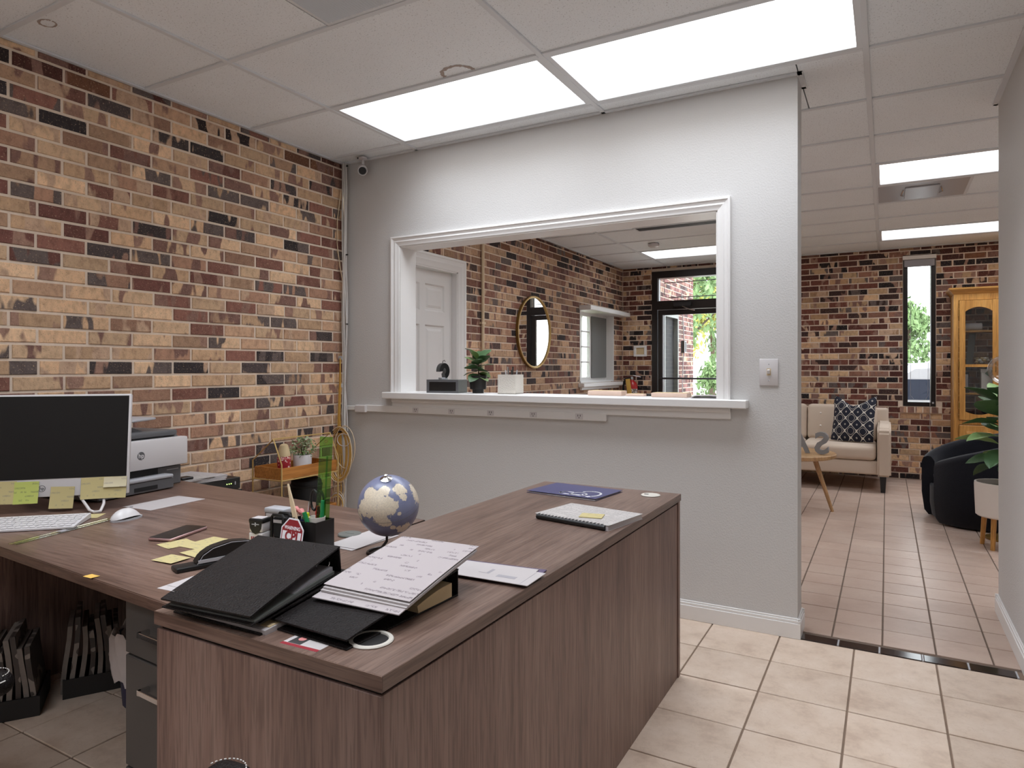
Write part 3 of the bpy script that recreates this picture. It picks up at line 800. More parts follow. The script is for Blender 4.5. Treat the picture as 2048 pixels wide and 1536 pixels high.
part('apron', MB().box(-2.70, -.648, YP-.018, YP, .990, OP[2]-.04, .003).box(-2.70, -.648, YP-.030, YP, OP[2]-.062, OP[2]-.04, .006), 'white_trim', si)

# ------------------------------------------------------------------ doors and windows
ML = M_LEFT
d1 = group_struct('door_1', 'white six-panel door in the lobby brick wall')
y0, y1, _, zt = DOOR1
def panel_door(W, H):
    """door slab with six recessed raised panels, in (s, depth, z)"""
    xs = [0, .115, .37, .475, .73, W]; xs = [0, .11*W/.845, .385*W/.845, .46*W/.845, .735*W/.845, W]
    zs = [0, .22, .80, .93, 1.57, 1.68, H-.11, H]
    mb = MB(); rec = []
    for i in range(5):
        for j in range(7):
            if i in (1, 3) and j in (1, 3, 5): rec.append((xs[i], xs[i+1], zs[j], zs[j+1]))
            else: mb.box(xs[i], xs[i+1], 0, .036, zs[j], zs[j+1])
    bmesh.ops.remove_doubles(mb.bm, verts=mb.bm.verts[:], dist=1e-5)
    return mb, rec
mb, rec = panel_door(y1-y0-.04, zt-.028)
bmesh.ops.transform(mb.bm, matrix=ML @ T(y0+.02, .05, .008), verts=mb.bm.verts[:])
slab = part('door_slab', mb, 'white_trim', d1)
for a, b, c, e in rec:
    M_ = ML @ T(y0+.02, .05, .008)
    q = MB(); g = .028
    q.poly([(a, 0, c), (b, 0, c), (b, 0, e), (a, 0, e), (a+.012, .012, c+.012), (b-.012, .012, c+.012), (b-.012, .012, e-.012), (a+.012, .012, e-.012),
            (a+g, .012, c+g), (b-g, .012, c+g), (b-g, .012, e-g), (a+g, .012, e-g), (a+g+.02, .004, c+g+.02), (b-g-.02, .004, c+g+.02), (b-g-.02, .004, e-g-.02), (a+g+.02, .004, e-g-.02)],
           [(0, 1, 5, 4), (1, 2, 6, 5), (2, 3, 7, 6), (3, 0, 4, 7), (4, 5, 9, 8), (5, 6, 10, 9), (6, 7, 11, 10), (7, 4, 8, 11), (8, 9, 13, 12), (9, 10, 14, 13), (10, 11, 15, 14), (11, 8, 12, 15), (12, 13, 14, 15)], M_)
    part('panel', q, 'white_trim', d1, smooth=20)
MITRE = (0, 1); casing(d1, 'door_casing', (y0-.10, 0), (y0-.10, zt+.10), (1, 0), ML, .105)
MITRE = (1, 0); casing(d1, 'door_casing', (y1+.10, zt+.10), (y1+.10, 0), (-1, 0), ML, .105)
MITRE = (1, 1); casing(d1, 'door_casing', (y0-.10, zt+.10), (y1+.10, zt+.10), (0, -1), ML, .105)
part('door_jamb', MB().box(y0, y0+.018, -.002, .11, 0, zt, M=ML).box(y1-.018, y1, -.002, .11, 0, zt, M=ML).box(y0, y1, -.002, .11, zt-.016, zt, M=ML), 'white_trim', d1)
part('door_knob', MB().lathe([(.0, .0), (.03, .002), (.03, .008), (.012, .014), (.012, .03), (.027, .042), (.03, .055), (.022, .066), (.0, .068)], 16, ML @ T(y0+.09, .05, .95) @ RX(90)), 'brass', d1)

# white lobby side window
w2 = group_struct('window_2', 'white framed side window of the lobby with shelf above and sill below')
a, b, c, e = WIN2
part('window_lining', MB().box(a, a+.02, -.002, .17, c, e, M=ML).box(b-.02, b, -.002, .17, c, e, M=ML).box(a, b, -.002, .17, c, c+.02, M=ML).box(a, b, -.002, .17, e-.02, e, M=ML), 'white_trim', w2)
part('top_shelf', MB().box(a-.03, b+.22, -.15, .0, e-.02, e+.035, .006, M=ML), 'white_trim', w2)
part('window_sill', MB().box(a-.04, b+.16, -.07, .02, c-.05, c-.005, .005, M=ML).box(a-.01, b+.12, -.03, .0, c-.085, c-.05, .004, M=ML), 'white_trim', w2)
part('window_frame', MB().box(a+.02, a+.05, .10, .14, c+.02, e-.02, M=ML).box(b-.05, b-.02, .10, .14, c+.02, e-.02, M=ML).box(a+.05, b-.05, .10, .14, c+.02, c+.06, M=ML).box(a+.05, b-.05, .10, .14, e-.06, e-.02, M=ML).box((a+b)/2-.02, (a+b)/2+.02, .10, .14, c+.06, e-.06, M=ML), 'white_trim', w2)
for k in range(1, 4):
    zz = c+.06+(e-c-.12)*k/4
    part('muntin', MB().box(a+.05, (a+b)/2-.02, .108, .122, zz-.008, zz+.008, M=ML), 'white_trim', w2)
part('muntin', MB().box((a+b)/2-.26, (a+b)/2-.245, .108, .122, c+.06, e-.06, M=ML), 'white_trim', w2)
part('pane', MB().box(a+.05, (a+b)/2-.02, .113, .117, c+.06, e-.06, M=ML), 'window_glass', w2)
part('grey_panel', MB().box((a+b)/2+.02, b-.05, .085, .10, c+.05, e-.05, M=ML), 'grey_shade', w2)

# narrow window in the far wall
w1 = group_struct('window_1', 'tall narrow window with a dark frame in the far brick wall')
a, b, c, e = WIN1
fw = .045
part('window_frame', MB().box(a, a+fw, YF-.004, YF+.16, c, e).box(b-fw, b, YF-.004, YF+.16, c, e).box(a+fw, b-fw, YF-.004, YF+.16, c, c+fw).box(a+fw, b-fw, YF-.004, YF+.16, e-.10, e), 'bronze_frame', w1)
part('pane', MB().box(a+fw, b-fw, YF+.07, YF+.076, c+fw, e-.10), 'window_glass', w1)
part('blind_headrail', MB().box(a-.005, b+.005, YF-.05, YF-.006, e-.055, e-.012, .003), 'ceramic_white', w1)
part('raised_blind', MB().box(a+.01, b-.01, YF-.045, YF-.01, e-.135, e-.058, .004), 'grey_print', w1)
for sx in (.07, .235): part('cord', MB().tube([(a+sx, YF-.02, e-.1), (a+sx+.003, YF-.018, 1.4), (a+sx, YF-.02, c+.12), (a+sx+(.03 if sx < .1 else -.02), YF-.02, c+.08)], .0022, 5), 'grey_print', w1)
part('cord', MB().tube([(b-.055, YF-.03, e-.1), (b-.052, YF-.03, 1.6), (b-.055, YF-.03, .5), (b-.05, YF-.03, .32)], .0025, 5), 'paper', w1)
part('latch', MB().box(b-.035, b-.015, YF-.012, YF-.003, c+.03, c+.05, .002), 'silver_plastic', w1)
part('rowlock_sill', MB().box(a-.03, b+.06, YF-.012, YF+.04, c-.075, c-.006, .003), 'mortar', w1)
for k in range(5):
    o = link('brick', BV[k % 8], w1, T(a+.0+k*.075, YF-.014, c-.04) @ RY(90) @ SC(.34, 1, 1.15)); o.color = pick(PAL_LOBBY)

# glass entrance door
d2 = group_struct('door_2', 'glass entrance door with dark bronze frame and transom')
a, b, c, e = DOOR2
yf = YF-.02
part('door_frame', MB().box(a, a+.075, yf, yf+.14, 0, e).box(b-.06, b, yf, yf+.14, 0, e).box(a+.075, b-.06, yf, yf+.14, e-.09, e).box(a+.075, b-.06, yf, yf+.14, 2.0, 2.115), 'bronze_frame', d2)
part('transom_pane', MB().box(a+.075, b-.06, yf+.06, yf+.066, 2.115, e-.09), 'window_glass', d2)
part('transom_bead', MB().box(a+.075, a+.088, yf+.03, yf+.06, 2.115, e-.09), 'silver_plastic', d2)
lf = part('door_leaf', MB().box(a+.08, a+.145, yf+.02, yf+.065, .01, 1.995).box(b-.135, b-.065, yf+.02, yf+.065, .01, 1.995).box(a+.145, b-.135, yf+.02, yf+.065, 1.93, 1.995).box(a+.145, b-.135, yf+.02, yf+.065, .01, .26), 'bronze_frame', d2)
part('door_pane', MB().box(a+.145, b-.135, yf+.04, yf+.046, .26, 1.93), 'window_glass', lf)
part('glazing_bead', MB().box(a+.140, a+.152, yf+.012, yf+.02, .26, 1.93), 'silver_plastic', lf)
part('push_bar', MB().tube([(a+.12, yf-.04, 1.10), (b-.10, yf-.04, 1.10)], .012, 10).tube([(a+.12, yf-.04, 1.10), (a+.12, yf+.03, 1.10)], .01).tube([(b-.10, yf-.04, 1.10), (b-.10, yf+.03, 1.10)], .01), 'black_metal', lf)
cl = part('door_closer', MB().box(a+.30, a+.53, yf-.055, yf+.0, 2.03, 2.085, .006), 'black_metal', d2)
part('closer_arm', MB().tube([(a+.42, yf-.06, 2.03), (a+.52, yf-.11, 1.985), (a+.58, yf-.06, 1.975)], .007, 6), 'chrome', cl)
part('transom_rod', MB().tube([(a+.14, yf+.10, 2.20), (a+.14, yf+.10, 2.36), (b-.1, yf+.10, 2.37)], .006, 6).tube([(a+.2, yf+.10, 2.165), (b-.1, yf+.10, 2.165)], .006, 6), 'black_metal', d2)

# ------------------------------------------------------------------ outside
struct('ground_outside', MB().box(-60, 60, YF+.18, 120, -.25, -.12), 'asphalt', 'pale parking lot outside the windows')
struct('ground_side_yard', MB().box(-60, XL-.2, -60, YF+.18, -.25, -.12), 'lawn', 'grass outside the side window')
struct('ground_rear_lot', MB().box(XL-.2, 60, -60, YB-.13, -.25, -.12), 'asphalt', 'pale pavement outdoors behind the back wall')  # pavement beyond the back wall, which has no window
struct('porch_slab', MB().box(-2.95, -1.4, YF+.181, 10.1, -.119, -.02), 'asphalt', 'concrete step outside the glass door')
random.seed(3)
M_EX = Matrix(((0, -1, 0, -2.66), (1, 0, 0, 0), (0, 0, 1, 0), (0, 0, 0, 1)))
brick_wall('wall_porch', 'reddish brick porch wall outside the glass door', M_EX, YF+.185, 10.60, PAL_OUT, holes=((9.0, 9.72, 0., 2.03),), individual=False, thick=.3, ztop=2.9)
d3 = group_struct('door_3', 'dark side door with grey frame in the porch wall')
part('door_slab', MB().box(9.05, 9.67, .05, .09, 0, 1.95, M=M_EX), 'matte_black', d3)
part('door_frame', MB().box(9.0, 9.05, -.01, .10, 0, 2.03, M=M_EX).box(9.67, 9.72, -.01, .10, 0, 2.03, M=M_EX).box(9.05, 9.67, -.01, .10, 1.95, 2.03, M=M_EX), 'slate_grey', d3)
t = thing('meter_box', 'small dark box with white rim on the porch wall', 'electrical box', (-2.66, 9.93, 1.55))
part('body', MB().box(.0, .05, -.06, .06, -.09, .09, .004), 'black_metal', t)
part('rim', MB().box(.05, .054, -.06, -.045, -.09, .09).box(.05, .054, .045, .06, -.09, .09).box(.05, .054, -.045, .045, .075, .09).box(.05, .054, -.045, .045, -.09, -.075), 'grey_print', t)
part('wire', MB().tube([(.03, 0, .09), (.02, -.02, .4), (.02, -.1, .8)], .008, 6).tube([(.03, -.03, -.09), (.03, -.09, -.5), (.02, -.05, -1.0)], .008, 6), 'grey_print', t)

leaf_cache = {}
def leaf_cloud(n, rx, ry, rz, size, seed, m):
    rnd = random.Random(seed); mb = MB()
    lobes = [(rnd.uniform(-.6, .6), rnd.uniform(-.6, .6), rnd.uniform(-.6, .75), rnd.uniform(.3, .5)) for _ in range(11)]
    for _ in range(n):
        lx, ly, lz, lr = rnd.choice(lobes)
        d = Vector((rnd.gauss(0, 1), rnd.gauss(0, 1), rnd.gauss(0, 1))).normalized()*lr*rnd.random()**.35
        c = Vector(((lx+d.x)*rx, (ly+d.y)*ry, (lz+d.z)*rz)); s = size*rnd.uniform(.6, 1.3)
        M_ = T(*c) @ Euler((rnd.uniform(0, 6.3), rnd.uniform(0, 6.3), rnd.uniform(0, 6.3))).to_matrix().to_4x4()
        mb.poly([(-s, 0, 0), (0, -s*.45, s*.15), (s, 0, 0), (0, s*.45, s*.15)], [(0, 1, 2, 3)], M_)
    return mb
def tree(label, loc, h, rx, rz, n, size, seed, m='tree_leaf'):
    t = thing('tree', label, 'tree', loc, group='trees outside the windows')
    rnd = random.Random(seed)
    part('trunk', MB().tube([(0, 0, 0), (.05, .03, h*.3), (-.04, .05, h*.6), (0, 0, h*.85)], [.16, .12, .09, .04], 8), 'bark', t)
    for k in range(4):
        an = rnd.uniform(0, 6.28)
        part('branch', MB().tube([(0, 0, h*(.35+.1*k)), (math.cos(an)*rx*.35, math.sin(an)*rx*.35, h*(.5+.1*k)), (math.cos(an)*rx*.6, math.sin(an)*rx*.6, h*(.6+.1*k))], [.06, .04, .02], 6), 'bark', t)
    o = part('foliage', leaf_cloud(n, rx, rx, rz, size, seed, m), m, t, T(0, 0, h-rz*.55), smooth=0); o['kind'] = 'stuff'
tree('large loose green tree beyond the glass entrance door', (-6.5, 24., -.12), 6.0, 2.9, 3.6, 6500, .14, 1)
tree('distant green tree hidden behind the porch wall', (-14.2, 34., -.12), 7.2, 2.9, 3.6, 4000, .17, 2)
tree('distant yellowish tree low in the glass entrance door', (-7.6, 34., -.12), 5.6, 3.0, 3.0, 5200, .15, 4, 'tree_leaf_yellow')
tree('young yellow-green tree seen through the narrow window', (.50, 20., -.12), 2.75, .62, .95, 1300, .09, 3, 'tree_leaf')
tree('bare branched tree outside the white side window', (-10.4, 18.3, -.12), 6.0, 2.0, 2.8, 2200, .10, 6)
tree('leafy tree outside the white side window', (-16.5, 19., -.12), 6.4, 2.8, 3.0, 3000, .14, 8)
for k, (xx, yy, rr) in enumerate(((-7.3, 20.6, .66), (-5.9, 20.4, .66), (-4.5, 20.6, .66), (-3.1, 20.5, .66))):
    o = part('shrub', leaf_cloud(1300, rr, .7, .85, .09, 20+k, 'x'), ('tree_leaf_yellow' if k % 2 else 'tree_leaf'), None, T(xx, yy, .62), smooth=0)
    tag(o, ['first', 'second', 'third', 'fourth'][k]+' low shrub along the parking lot beyond the glass door, counted from its hinge side', 'shrub', 'shrubs by the parking lot')

def car():
    t = thing('car', 'silver car parked outside the narrow window', 'car', (.75, 11.6, -.12), 8.)
    prof = [(-2.2, .35), (-2.22, .72), (-2.05, .92), (-1.2, .99), (-.55, 1.42), (.65, 1.47), (1.45, 1.08), (2.15, .95), (2.25, .6), (2.2, .32)]
    mb = MB()
    def ring(yv, k, zk):
        return [(x_*k, yv, .32+(z_-.32)*zk) for x_, z_ in prof]
    rs = [ring(-.88, .97, .93), ring(-.80, 1., 1.), ring(.80, 1., 1.), ring(.88, .97, .93)]
    n = len(prof); pts = sum(rs, [])
    fs = [tuple(range(n)), tuple(range(3*n, 4*n))[::-1]]
    for r_ in range(3):
        for i in range(n): fs.append((r_*n+i, r_*n+(i+1) % n, (r_+1)*n+(i+1) % n, (r_+1)*n+i))
    mb.poly(pts, fs); part('body', mb, 'car_paint', t, smooth=30)
    part('windscreen', MB().poly([(-1.17, -.72, 1.005), (-1.17, .72, 1.005), (-.58, .66, 1.41), (-.58, -.66, 1.41), (-1.15, -.72, .99), (-1.15, .72, .99), (-.56, .66, 1.395), (-.56, -.66, 1.395)], [(0, 1, 2, 3), (4, 5, 6, 7), (0, 1, 5, 4), (2, 3, 7, 6)]), 'tinted_glass', t)
    part('rear_window', MB().poly([(.72, -.66, 1.455), (.72, .66, 1.455), (1.40, .70, 1.12), (1.40, -.70, 1.12), (.70, -.66, 1.44), (.70, .66, 1.44), (1.38, .70, 1.10), (1.38, -.70, 1.10)], [(0, 1, 2, 3), (4, 5, 6, 7), (0, 1, 5, 4), (2, 3, 7, 6)]), 'tinted_glass', t)
    for sgn in (-1, 1):
        part('side_window', MB().poly([(-1.15, sgn*.872, .92), (1.3, sgn*.872, .92), (.75, sgn*.875, 1.2), (-.65, sgn*.875, 1.2), (-1.15, sgn*.885, .92), (1.3, sgn*.885, .92), (.75, sgn*.888, 1.2), (-.65, sgn*.888, 1.2)], [(0, 1, 2, 3), (4, 5, 6, 7), (0, 1, 5, 4), (2, 3, 7, 6), (1, 2, 6, 5), (3, 0, 4, 7)]), 'tinted_glass', t)
        for xx in (-1.35, 1.4):
            wh = part('wheel', MB().lathe([(.0, -.1), (.2, -.1), (.31, -.09), (.33, -.05), (.33, .05), (.31, .09), (.2, .1), (.0, .1)], 20, T(xx, sgn*.80, .33) @ RX(90)), 'tyre', t)
            part('hub', MB().lathe([(.0, 0), (.19, 0), (.17, .02), (.0, .03)], 14, T(xx, sgn*.905, .33) @ RX(-90*sgn)), 'silver_plastic', wh)
car()

# ------------------------------------------------------------------ lobby wall fittings
t = thing('wall_mirror', 'round wall mirror with thin gold frame on the lobby brick wall', 'mirror', (XL, 6.0, 1.596))
Mm = RY(90)
part('frame', MB().tube([(.022, .355*math.cos(q*2*PI/48), .355*math.sin(q*2*PI/48)) for q in range(48)], .011, 8, True), 'gold', t)
part('rim', MB().lathe([(.352, .004), (.366, .004), (.366, .03), (.352, .03), (.352, .004)], 48, Mm, cap=False), 'brass', t)
part('mirror_glass', MB().lathe([(.0, .005), (.352, .005), (.352, .018), (.0, .018)], 48, Mm), 'mirror', t)
o = part('conduit_pipe', MB().tube([(0, 0, 0), (0, 0, ZC-.01)], .014, 10).box(-.02, .012, -.03, .03, 1.62, 1.64).box(-.02, .012, -.03, .03, .6, .62), 'cable_cream', None, T(XL+.02, 5.01, 0))
tag(o, 'white vertical conduit pipe on the lobby brick wall beside the white door', 'pipe')
t = thing('wall_frame', 'small square white frame on the brick beside the glass door', 'frame', (-2.871, YF, 1.46))
part('frame', MB().box(-.09, .09, -.022, -.001, -.072, -.045, .003).box(-.09, .09, -.022, -.001, .045, .072, .003).box(-.09, -.055, -.022, -.001, -.045, .045, .003).box(.055, .09, -.022, -.001, -.045, .045, .003), 'white_trim', t)
part('backing', MB().box(-.055, .055, -.008, -.002, -.045, .045), 'cream_paper', t)
t = thing('fire_extinguisher', 'red fire extinguisher with yellow tag hung in the lobby corner', 'fire extinguisher', (-2.95, YF-.115, .63))
part('cylinder', MB().lathe([(0, 0), (.068, 0), (.075, .01), (.075, .36), (.06, .41), (.03, .435), (.022, .45), (.0, .45)], 22), 'extinguisher_red', t)
part('label_band', MB().lathe([(.0755, .20), (.0762, .20), (.0762, .33), (.0755, .33)], 22, RZ(200), 0, 160, False), 'ext_label', t)
vl = part('valve', MB().lathe([(0, .45), (.022, .45), (.022, .49), (.0, .49)], 12), 'chrome', t)
part('handle', MB().box(-.09, .02, -.012, .012, .495, .507, .003, 1, RY(12)).box(-.08, .02, -.01, .01, .47, .48, .002, 1, RY(-6)), 'chrome', vl)
part('hose', MB().tube([(-.02, -.02, .47), (-.075, -.04, .46), (-.10, -.05, .38), (-.10, -.05, .2), (-.095, -.04, .1)], .014, 8), 'matte_black', t)
part('tag', MB().box(.005, .065, -.088, -.082, .26, .46, .001, 1, RY(-8)), 'tag_yellow', t)
part('bracket', MB().box(-.03, .03, .07, .113, .25, .34), 'black_metal', t)
o = part('smoke_detector', MB().lathe([(0, 0), (.035, 0), (.055, .012), (.06, .03), (.06, .036), (0, .036)], 20), 'white_plastic', None, T(-2.19, 7.03, ZC-.042))
tag(o, 'small round white smoke detector on the lobby ceiling', 'smoke detector')

# ------------------------------------------------------------------ sofa and cushion
t = thing('sofa', 'cream fabric sofa with tufted back against the far brick wall', 'sofa', (-.78, 8.0, 0))
SW = .82     # half width
part('base', MB().box(-SW+.02, SW-.02, -.44, .40, .17, .31, .02, 3), 'sofa_fabric', t)
def cushion(x0, x1, y0, y1, z0, z1, r, puff=.012, n=10):
    mb = MB(); mb.box(x0, x1, y0, y1, z0, z1, r, 4); return mb
for k in range(2):
    x0 = -SW+.125+k*(SW-.125); x1 = x0+(SW-.125)-.004
    part('seat_cushion', cushion(x0, x1, -.47, .22, .312, .455, .045), 'sofa_fabric', t)
    bc = part('back_cushion', MB().box(x0, x1, -.09, .09, 0, .40, .05, 4), 'sofa_fabric', t, T(0, .25, .43) @ RX(-10))
    for bx in (.2, .5, .8):
        for bz in (.15, .29):
            part('button', MB().sphere(.011, T(x0+(x1-x0)*bx, -.094, bz), 10, 6), 'ceramic_white', bc)
part('back_frame', MB().box(-SW+.02, SW-.02, .30, .42, .17, .80, .03, 3), 'sofa_fabric', t)
for s in (-1, 1):
    mb = MB()
    prof = [(-.48, .16), (.42, .16), (.42, .64), (.36, .665), (-.40, .655), (-.47, .64), (-.50, .60)]
    x0, x1 = (SW-.12, SW) if s > 0 else (-SW, -SW+.12)
    mb.prism(prof, x0, x1, Matrix(((0, 0, 1, 0), (1, 0, 0, 0), (0, 1, 0, 0), (0, 0, 0, 1))))
    bmesh.ops.bevel(mb.bm, geom=mb.bm.edges[:], offset=.018, segments=3, affect='EDGES', clamp_overlap=True)
    part('arm', mb, 'sofa_fabric', t)
    for yy in (-.42, .36):
        part('leg', MB().poly([(-.03, -.03, .17), (.03, -.03, .17), (.03, .03, .17), (-.03, .03, .17), (-.02, -.02, 0), (.02, -.02, 0), (.02, .02, 0), (-.02, .02, 0)], [(0, 1, 2, 3), (4, 5, 6, 7), (0, 1, 5, 4), (1, 2, 6, 5), (2, 3, 7, 6), (3, 0, 4, 7)], T(s*(SW-.07), yy, 0)), 'black_metal', t)
def pillow(n=14, w_=.235, h_=.235, th=.075):
    mb = MB()
    def side(sg):
        def fn(u, v):
            x_, z_ = 2*u-1, 2*v-1
            r = max(0., (1-abs(x_)**2.6))*max(0., (1-abs(z_)**2.6))
            ear = .10*(abs(x_)**3)*(1 if z_ > 0 else .3)*abs(z_)
            notch = .105*max(0., z_)**3*max(0., 1-abs(x_)*1.25)
            return (x_*w_*(1-.05*(1-abs(z_))**1), sg*th*r**.55, z_*h_+ear*h_-notch)
        return fn
    for sg in (-1, 1): mb.grid(side(sg), n, n)
    bmesh.ops.remove_doubles(mb.bm, verts=mb.bm.verts[:], dist=1e-4)
    return mb
o = part('throw_pillow', pillow(w_=.208), 'lattice_fabric', None, T(-.305, 7.93, .690) @ RZ(-14) @ RX(-16), smooth=60)
tag(o, 'navy throw pillow with white lattice pattern leaning on the sofa arm', 'pillow')

# ------------------------------------------------------------------ coffee table with letters
t = thing('coffee_table', 'round wooden coffee table with splayed legs before the sofa', 'table', (-.745, 6.30, 0))
part('table_top', MB().lathe([(0, .462), (.345, .462), (.372, .472), (.376, .498), (.370, .505), (0, .505)], 48), 'light_wood', t)
for k in range(3):
    an = math.radians(10+120*k); dx, dy = math.cos(an), math.sin(an)
    part('leg', MB().tube([(dx*.20, dy*.20, .465), (dx*.345, dy*.345, .0)], [.022, .013], 10), 'light_wood', t)
text('letter', 'S', .25, I4, 'grey_letter', None, .018, .006)
o = bpy.data.objects['letter']; o.name = 'letter_block'; o.matrix_world = T(-.475, 6.19, .592) @ RZ(172) @ RX(90)
tag(o, 'grey block letter S standing on the coffee table, seen from behind', 'letter', 'block letters')
text('letter', 'A', .25, I4, 'grey_letter', None, .018, .006)
o = bpy.data.objects['letter']; o.name = 'letter_block'; o.matrix_world = T(-.66, 6.21, .592) @ RZ(184) @ RX(90)
tag(o, 'grey block letter A on the coffee table beside the partition edge', 'letter', 'block letters')
t = thing('orb_ornament', 'white faceted ornament on the coffee table behind the letters', 'ornament', (-.75, 6.50, .505))
part('orb', MB().sphere(.062, T(0, 0, .215), 12, 8), 'ceramic_white', t, smooth=10)
part('stand', MB().lathe([(0, 0), (.05, 0), (.05, .012), (.012, .03), (.01, .16), (.0, .16)], 16), 'ceramic_white', t)

# ------------------------------------------------------------------ display cabinet
t = thing('display_cabinet', 'oak display cabinet with arched glass doors in the lobby', 'cabinet', (.604, 8.25, 0))
CW, CD, CH = .758, .37, 1.99
part('carcass', MB().box(0, .02, 0, CD, 0, CH).box(CW-.02, CW, 0, CD, 0, CH).box(.02, CW-.02, .0, CD, 0, .09).box(.02, CW-.02, .01, CD, .66, .70).box(.02, CW-.02, .01, CD, CH-.03, CH).box(.02, CW-.02, CD-.012, CD, .09, .66), 'oak', t)
part('face_frame', MB().box(0, .042, -.018, 0, 0, CH).box(CW-.042, CW, -.018, 0, 0, CH).box(.042, CW-.042, -.018, 0, CH-.06, CH).box(.042, CW-.042, -.018, 0, .655, .70).box(.042, CW-.042, -.018, 0, 0, .10), 'oak', t)
crown = [(-.018, CH), (-.026, CH+.008), (-.045, CH+.035), (-.058, CH+.05), (-.062, CH+.066), (CD, CH+.066), (CD, CH)]
mb = MB(); ov = .045
prof = [(.0, CH), (.008, CH+.008), (.028, CH+.035), (.042, CH+.05), (.046, CH+.066)]
pts = []
for a_, z_ in prof: pts += [(-a_, -.018-a_, z_), (CW+a_, -.018-a_, z_), (CW+a_, CD, z_), (-a_, CD, z_)]
fs = [(3, 2, 1, 0), (16, 17, 18, 19)]
for r_ in range(4):
    for i in range(4): fs.append((r_*4+i, r_*4+(i+1) % 4, r_*4+4+(i+1) % 4, r_*4+4+i))
mb.poly(pts, fs); part('crown_moulding', mb, 'oak_x', t, smooth=20)
def arch_door(x0, x1, z0, z1):
    """frame with an arched top rail and a scalloped bottom rail"""
    sw = .052; a_, b_ = x0+sw, x1-sw; n = 12
    top = [(a_+(b_-a_)*i/n, z1-.115+.045*math.sin(PI*i/n)**.8) for i in range(n+1)]
    bot = [(a_+(b_-a_)*i/n, z0+.085-.03*math.sin(PI*i/n)) for i in range(n+1)]
    mb = MB(); MX = Matrix(((1, 0, 0, 0), (0, 0, 1, 0), (0, 1, 0, 0), (0, 0, 0, 1)))
    mb.box(x0, a_, -.04, -.019, z0, z1, .002); mb.box(b_, x1, -.04, -.019, z0, z1, .002)
    for i in range(n):
        mb.prism([top[i], top[i+1], (top[i+1][0], z1), (top[i][0], z1)], -.04, -.019, MX)
        mb.prism([(bot[i][0], z0), (bot[i+1][0], z0), bot[i+1], bot[i]], -.04, -.019, MX)
    mb.box(a_, b_, -.036, -.022, 1.245, 1.272)
    return mb, a_, b_
for k in range(2):
    x0 = .046+k*.335; x1 = x0+.331
    mb, a_, b_ = arch_door(x0, x1, .705, CH-.065)
    dd = part('glass_door', mb, 'oak', t)
    part('pane', MB().box(a_-.005, b_+.005, -.030, -.027, .76, CH-.12), 'window_glass', dd)
    hx = x1-.028 if k == 0 else x0+.028
    part('handle', MB().tube([(hx, -.042, 1.30), (hx, -.062, 1.295), (hx, -.066, 1.25), (hx, -.062, 1.205), (hx, -.042, 1.20)], .005, 8), 'brass', dd)
    for hz in (.85, 1.27, 1.80): part('hinge', MB().box((x0-.004 if k == 0 else x1-.004), (x0+.004 if k == 0 else x1+.004), -.044, -.036, hz-.03, hz+.03), 'brass', dd)
    ld = part('lower_door', MB().box(x0, x1, -.040, -.019, .105, .65, .003), 'oak', t)
    part('raised_panel', MB().box(x0+.06, x1-.06, -.045, -.040, .17, .585, .003), 'oak_x', ld)
for zz in (.98, 1.27, 1.62):
    part('shelf', MB().box(.022, CW-.022, .02, CD-.014, zz-.018, zz, .002), 'oak_x', t)
cx, cy = .604, 8.25
o = part('towel_roll', MB().lathe([(0, -.085), (.035, -.085), (.04, -.08), (.04, .08), (.035, .085), (0, .085)], 18, RY(90)), 'paper', None, T(cx+.17, cy+.12, 1.66)); tag(o, 'white rolled cloth on the top shelf of the display cabinet', 'cloth roll')
t = thing('pebble_jar', 'low glass jar of pale pebbles in the display cabinet', 'jar', (cx+.25, cy+.11, 1.27))
part('jar', MB().lathe([(0, .004), (.07, .004), (.078, .03), (.074, .075), (.060, .085), (.064, .095), (.060, .095)], 20, cap=False), 'globe_glass', t)
for k in range(16):
    an = k*2.4; rr = .012+.045*math.sqrt(k/16)
    part('pebble', MB().sphere(.017, T(rr*math.cos(an), rr*math.sin(an), .024+.02*(k % 3)) @ SC(1, 1, .7), 8, 6), 'ceramic_white' if k % 2 else 'cream_paper', t)
o = part('book', MB().box(-.022, .022, -.07, .07, 0, .21, .002), 'matte_black', None, T(cx+.115, cy+.12, .98)); tag(o, 'black book with white spine label in the display cabinet', 'book')
part('spine_label', MB().box(-.014, .014, -.0715, -.0695, .05, .19), 'paper', o)
o = part('storage_box', MB().box(-.06, .06, -.08, .08, 0, .24, .003).box(-.066, .066, -.086, .086, .21, .245, .003), 'ceramic_white', None, T(cx+.30, cy+.13, .98)); tag(o, 'white lidded box with a green sprig in the display cabinet', 'box')
part('sprig', MB().poly([(-.03, -.09, .20), (.0, -.10, .17), (.03, -.09, .21), (.0, -.095, .235), (.035, -.092, .235), (.01, -.1, .25)], [(0, 1, 2, 3), (3, 2, 4, 5)]), 'leaf_dark', o)
o = part('frame_card', MB().box(-.03, .03, -.006, .006, 0, .33, .001, 1, RY(5)), 'slate_grey', None, T(cx+.155, cy+.24, 1.272)); tag(o, 'tall pale grey card leaning at the back of the display cabinet', 'card')

